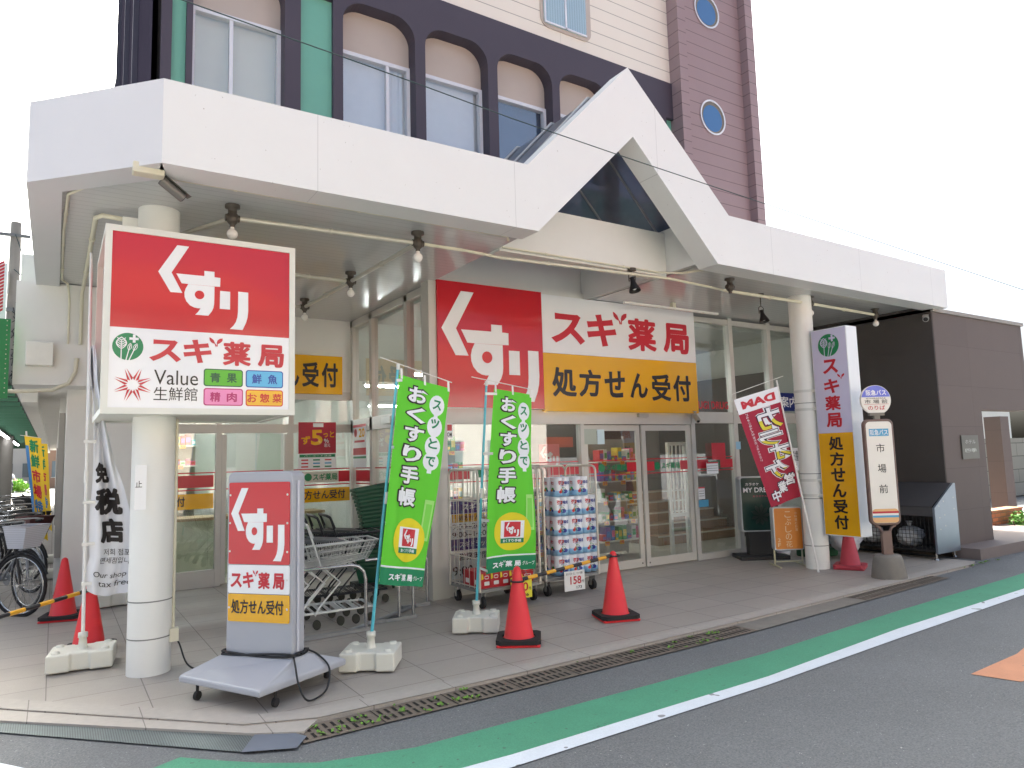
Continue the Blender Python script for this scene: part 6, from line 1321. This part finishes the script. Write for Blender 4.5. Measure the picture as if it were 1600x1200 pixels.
simple_block('brown house right of the apartment block at the far end of the side street', p.x+2.9, p.x+9, 78, 90, 6.5, (158, 126, 104), 2, 2)
t = thing('hedge_bush', 'bright green bush at the far end of the side street', 'bush', PY(27, 765, 66)); mb = MB(); random.seed(4); leafmass(mb, PY(27, 762, 66)-V(0, 0, .1), (.8, .6, .8), 500, .16); mb.build('foliage', M('bush_bright', (130, 180, 60), .6, var=.3), t)
mb = MB(); q = PY(27, 762, 66); mb.tube([(q.x, q.y, -.02), (q.x, q.y, q.z)], .05, 5); mb.build('stem', WOODM, t)
# cyclist far away
q = PY(14, 770, 58); q.z = -.02; t = thing('bicycle', 'small distant bicycle ridden up the side street', 'bicycle', q, R(-75)); bicycle(t, BKB, None, rider=True)
def person(loc, rz):
    me = bpy.data.meshes.new('person')
    J = dict(p=(-.18, 0, .92), s=(-.10, 0, 1.18), c=(-.02, 0, 1.36), n=(.02, 0, 1.46), h0=(.05, 0, 1.54), h1=(.06, 0, 1.68), sl=(-.02, .18, 1.36), el=(.12, .24, 1.15), wl=(.26, .25, 1.02), hl=(.33, .25, 1.0), sr=(-.02, -.18, 1.36), er=(.12, -.24, 1.15), wr=(.26, -.25, 1.02), hr=(.33, -.25, 1.0),
             kl=(.20, .12, .78), al=(.02, .11, .40), tl=(.14, .11, .36), kr=(.14, -.12, .62), ar=(-.06, -.11, .22), tr=(.06, -.11, .18))
    rad = dict(p=.15, s=.15, c=.16, n=.06, h0=.085, h1=.10, sl=.075, el=.05, wl=.038, hl=.042, sr=.075, er=.05, wr=.038, hr=.042, kl=.075, al=.05, tl=.045, kr=.075, ar=.05, tr=.045)
    E_ = 'p-s s-c c-n n-h0 h0-h1 c-sl sl-el el-wl wl-hl c-sr sr-er er-wr wr-hr p-kl kl-al al-tl p-kr kr-ar ar-tr'.split(); K = list(J)
    me.from_pydata([J[k] for k in K], [tuple(K.index(x) for x in e.split('-')) for e in E_], []); me.update()
    o = bpy.data.objects.new('person', me); COL.objects.link(o); o.modifiers.new('skin', 'SKIN'); sv = me.skin_vertices[0].data
    for i, k in enumerate(K): sv[i].radius = (rad[k], rad[k]); sv[i].use_root = (k == 'p')
    o.modifiers.new('sub', 'SUBSURF').levels = 1
    dg = bpy.context.evaluated_depsgraph_get(); m2 = bpy.data.meshes.new_from_object(o.evaluated_get(dg)); bpy.data.objects.remove(o)
    for m in (M('skin', (206, 160, 130), .6), M('shirt_white', (226, 230, 238), .8), M('trousers_dark', (56, 58, 70), .8)): m2.materials.append(m)
    for pl in m2.polygons:
        c = pl.center; pl.material_index = 0 if c.z > 1.45 or (c.x > .16 and c.z > .9 and abs(c.y) > .19) else (1 if c.z > .95 else 2); pl.use_smooth = True
    o = bpy.data.objects.new('person', m2); COL.objects.link(o); o.location = loc; o.rotation_euler = (0, 0, rz); ROOT[o.name] = Vector(loc)
    mb = MB(); mb.sphere((.04, 0, 1.70), .10, 12); mb.build('hair', M('hair_dark', (34, 28, 26), .7), o, world=False)
    return setp(o, 'distant cyclist in a white shirt and dark trousers leaning on the handlebar', 'person')
person(q, R(-75))
# utility pole with gear
t = thing('utility_pole', 'concrete utility pole with crossarm and wires above the side street', 'utility pole', PY(15, 760, 24)); x = PY(16, 560, 24).x; zt = PY(16, 347, 24).z; mb = MB(); mb.cyl((x, 24, -.03), (x, 24, zt), .17, .13, 14); mb.build('pole', M('pole_concrete', (140, 136, 130), .8, var=.08), t)
mb = MB(); mb.box(x-.9, x+.35, 23.8, 23.9, zt-.45, zt-.37); mb.box(x-.5, x+.2, 23.8, 23.9, zt-2.6, zt-2.5); mb.build('crossarm', M('arm_grey', (120, 122, 122), .5, .3), t)
mb = MB(); mb.cyl((x-.3, 23.75, zt-2.1), (x-.3, 23.75, zt-1.5), .2, n=14); mb.build('transformer', M('transformer_grey', (160, 162, 160), .5), t); mb = MB(); random.seed(8)
for i in range(26): mb.tube([(x+random.uniform(0, .25), 23.8, zt-2.3-random.random()*2.2), (x+random.uniform(.2, .6), 23.8, zt-2.3-random.random()*2.2), (x+random.uniform(.0, .3), 23.8, zt-2.6-random.random()*2.2)], .015, 4)
mb.build('wire_bundle', BLACK, t)
def wire(pts, r, lab):
    mb = MB(); mb.tube(pts, r, 5); setp(mb.build('overhead_wire', M('wire_dark', (40, 62, 64), .6)), lab, 'wire')
wpts = [PY(a, b, 4.5) for a, b in ((285, 0), (400, 41), (533, 88), (661, 134), (800, 185), (975, 245), (1110, 290), (1197, 319))]; d0 = wpts[0]-wpts[1]; d1 = wpts[-1]-wpts[-2]
wire([wpts[0]+d0*12]+wpts+[wpts[-1]+d1*30], .0045, 'thin dark overhead cable sloping across the canopy gable')
for k, z in enumerate((0, -.5, -1.1)): wire([V(x, 23.8, zt-.4+z*2), V(x+.75, 23.8, zt-.6+z*1.9-(.5 if k else 2)), V(.60, 11.5, 3.9-.4*k+.9)], .012, 'dark service wire from the utility pole to the building, %s' % ('uppermost', 'middle', 'lowest')[k])
q0, q1 = PY(1400, 404, 30), PY(1640, 350, 30); wire([q0, q0.lerp(q1, .5)-V(0, 0, .05), q1+(q1-q0)], .010, 'faint thin wire in the pale sky above the gatehouse')
# houses across the road (behind the viewer), mirrored in the shop glass
def opposite(lab, x0, x1, h, c):
    t = thing('house', lab, 'house', ((x0+x1)/2, -6, 0)); mb = MB(); mb.box(x0, x1, -14, -6, -.05, h); mb.build('wall', M('opp_%d' % c[0], c, .8, var=.05, lines=((2, .3, .02, 0, .8),)), t)
    mb = MB(); mb.add([(x0-.4, -14.4, h), (x1+.4, -14.4, h), (x1+.4, -5.6, h), (x0-.4, -5.6, h), (x0+1, -10, h+2), (x1-1, -10, h+2)], [(0, 1, 5, 4), (1, 2, 5), (2, 3, 4, 5), (3, 0, 4)]); mb.build('roof', M('opp_roof', (150, 84, 66), .8, lines=((0, .3, .05, 0, .7),)), t)
    for i in range(int((x1-x0)/2.4)):
        for z in (1.0, 3.6):
            if z+1.2 > h: continue
            xa = x0+.7+i*2.4; mb = MB(); mb.box(xa, xa+1.4, -5.998, -5.95, z, z+1.2); w = mb.build('window', M('far_glass', (96, 112, 120), .15), t); mb = MB(); mb.box(xa-.05, xa+1.45, -5.949, -5.93, z-.06, z); mb.box(xa+.68, xa+.72, -5.949, -5.93, z, z+1.2); mb.build('frame', ALU, w)
opposite('cream two storey house across the road', -4, 5, 5.2, (214, 204, 186)); opposite('pale low house across the road opposite the right bay', 7, 15, 4.2, (206, 200, 194))
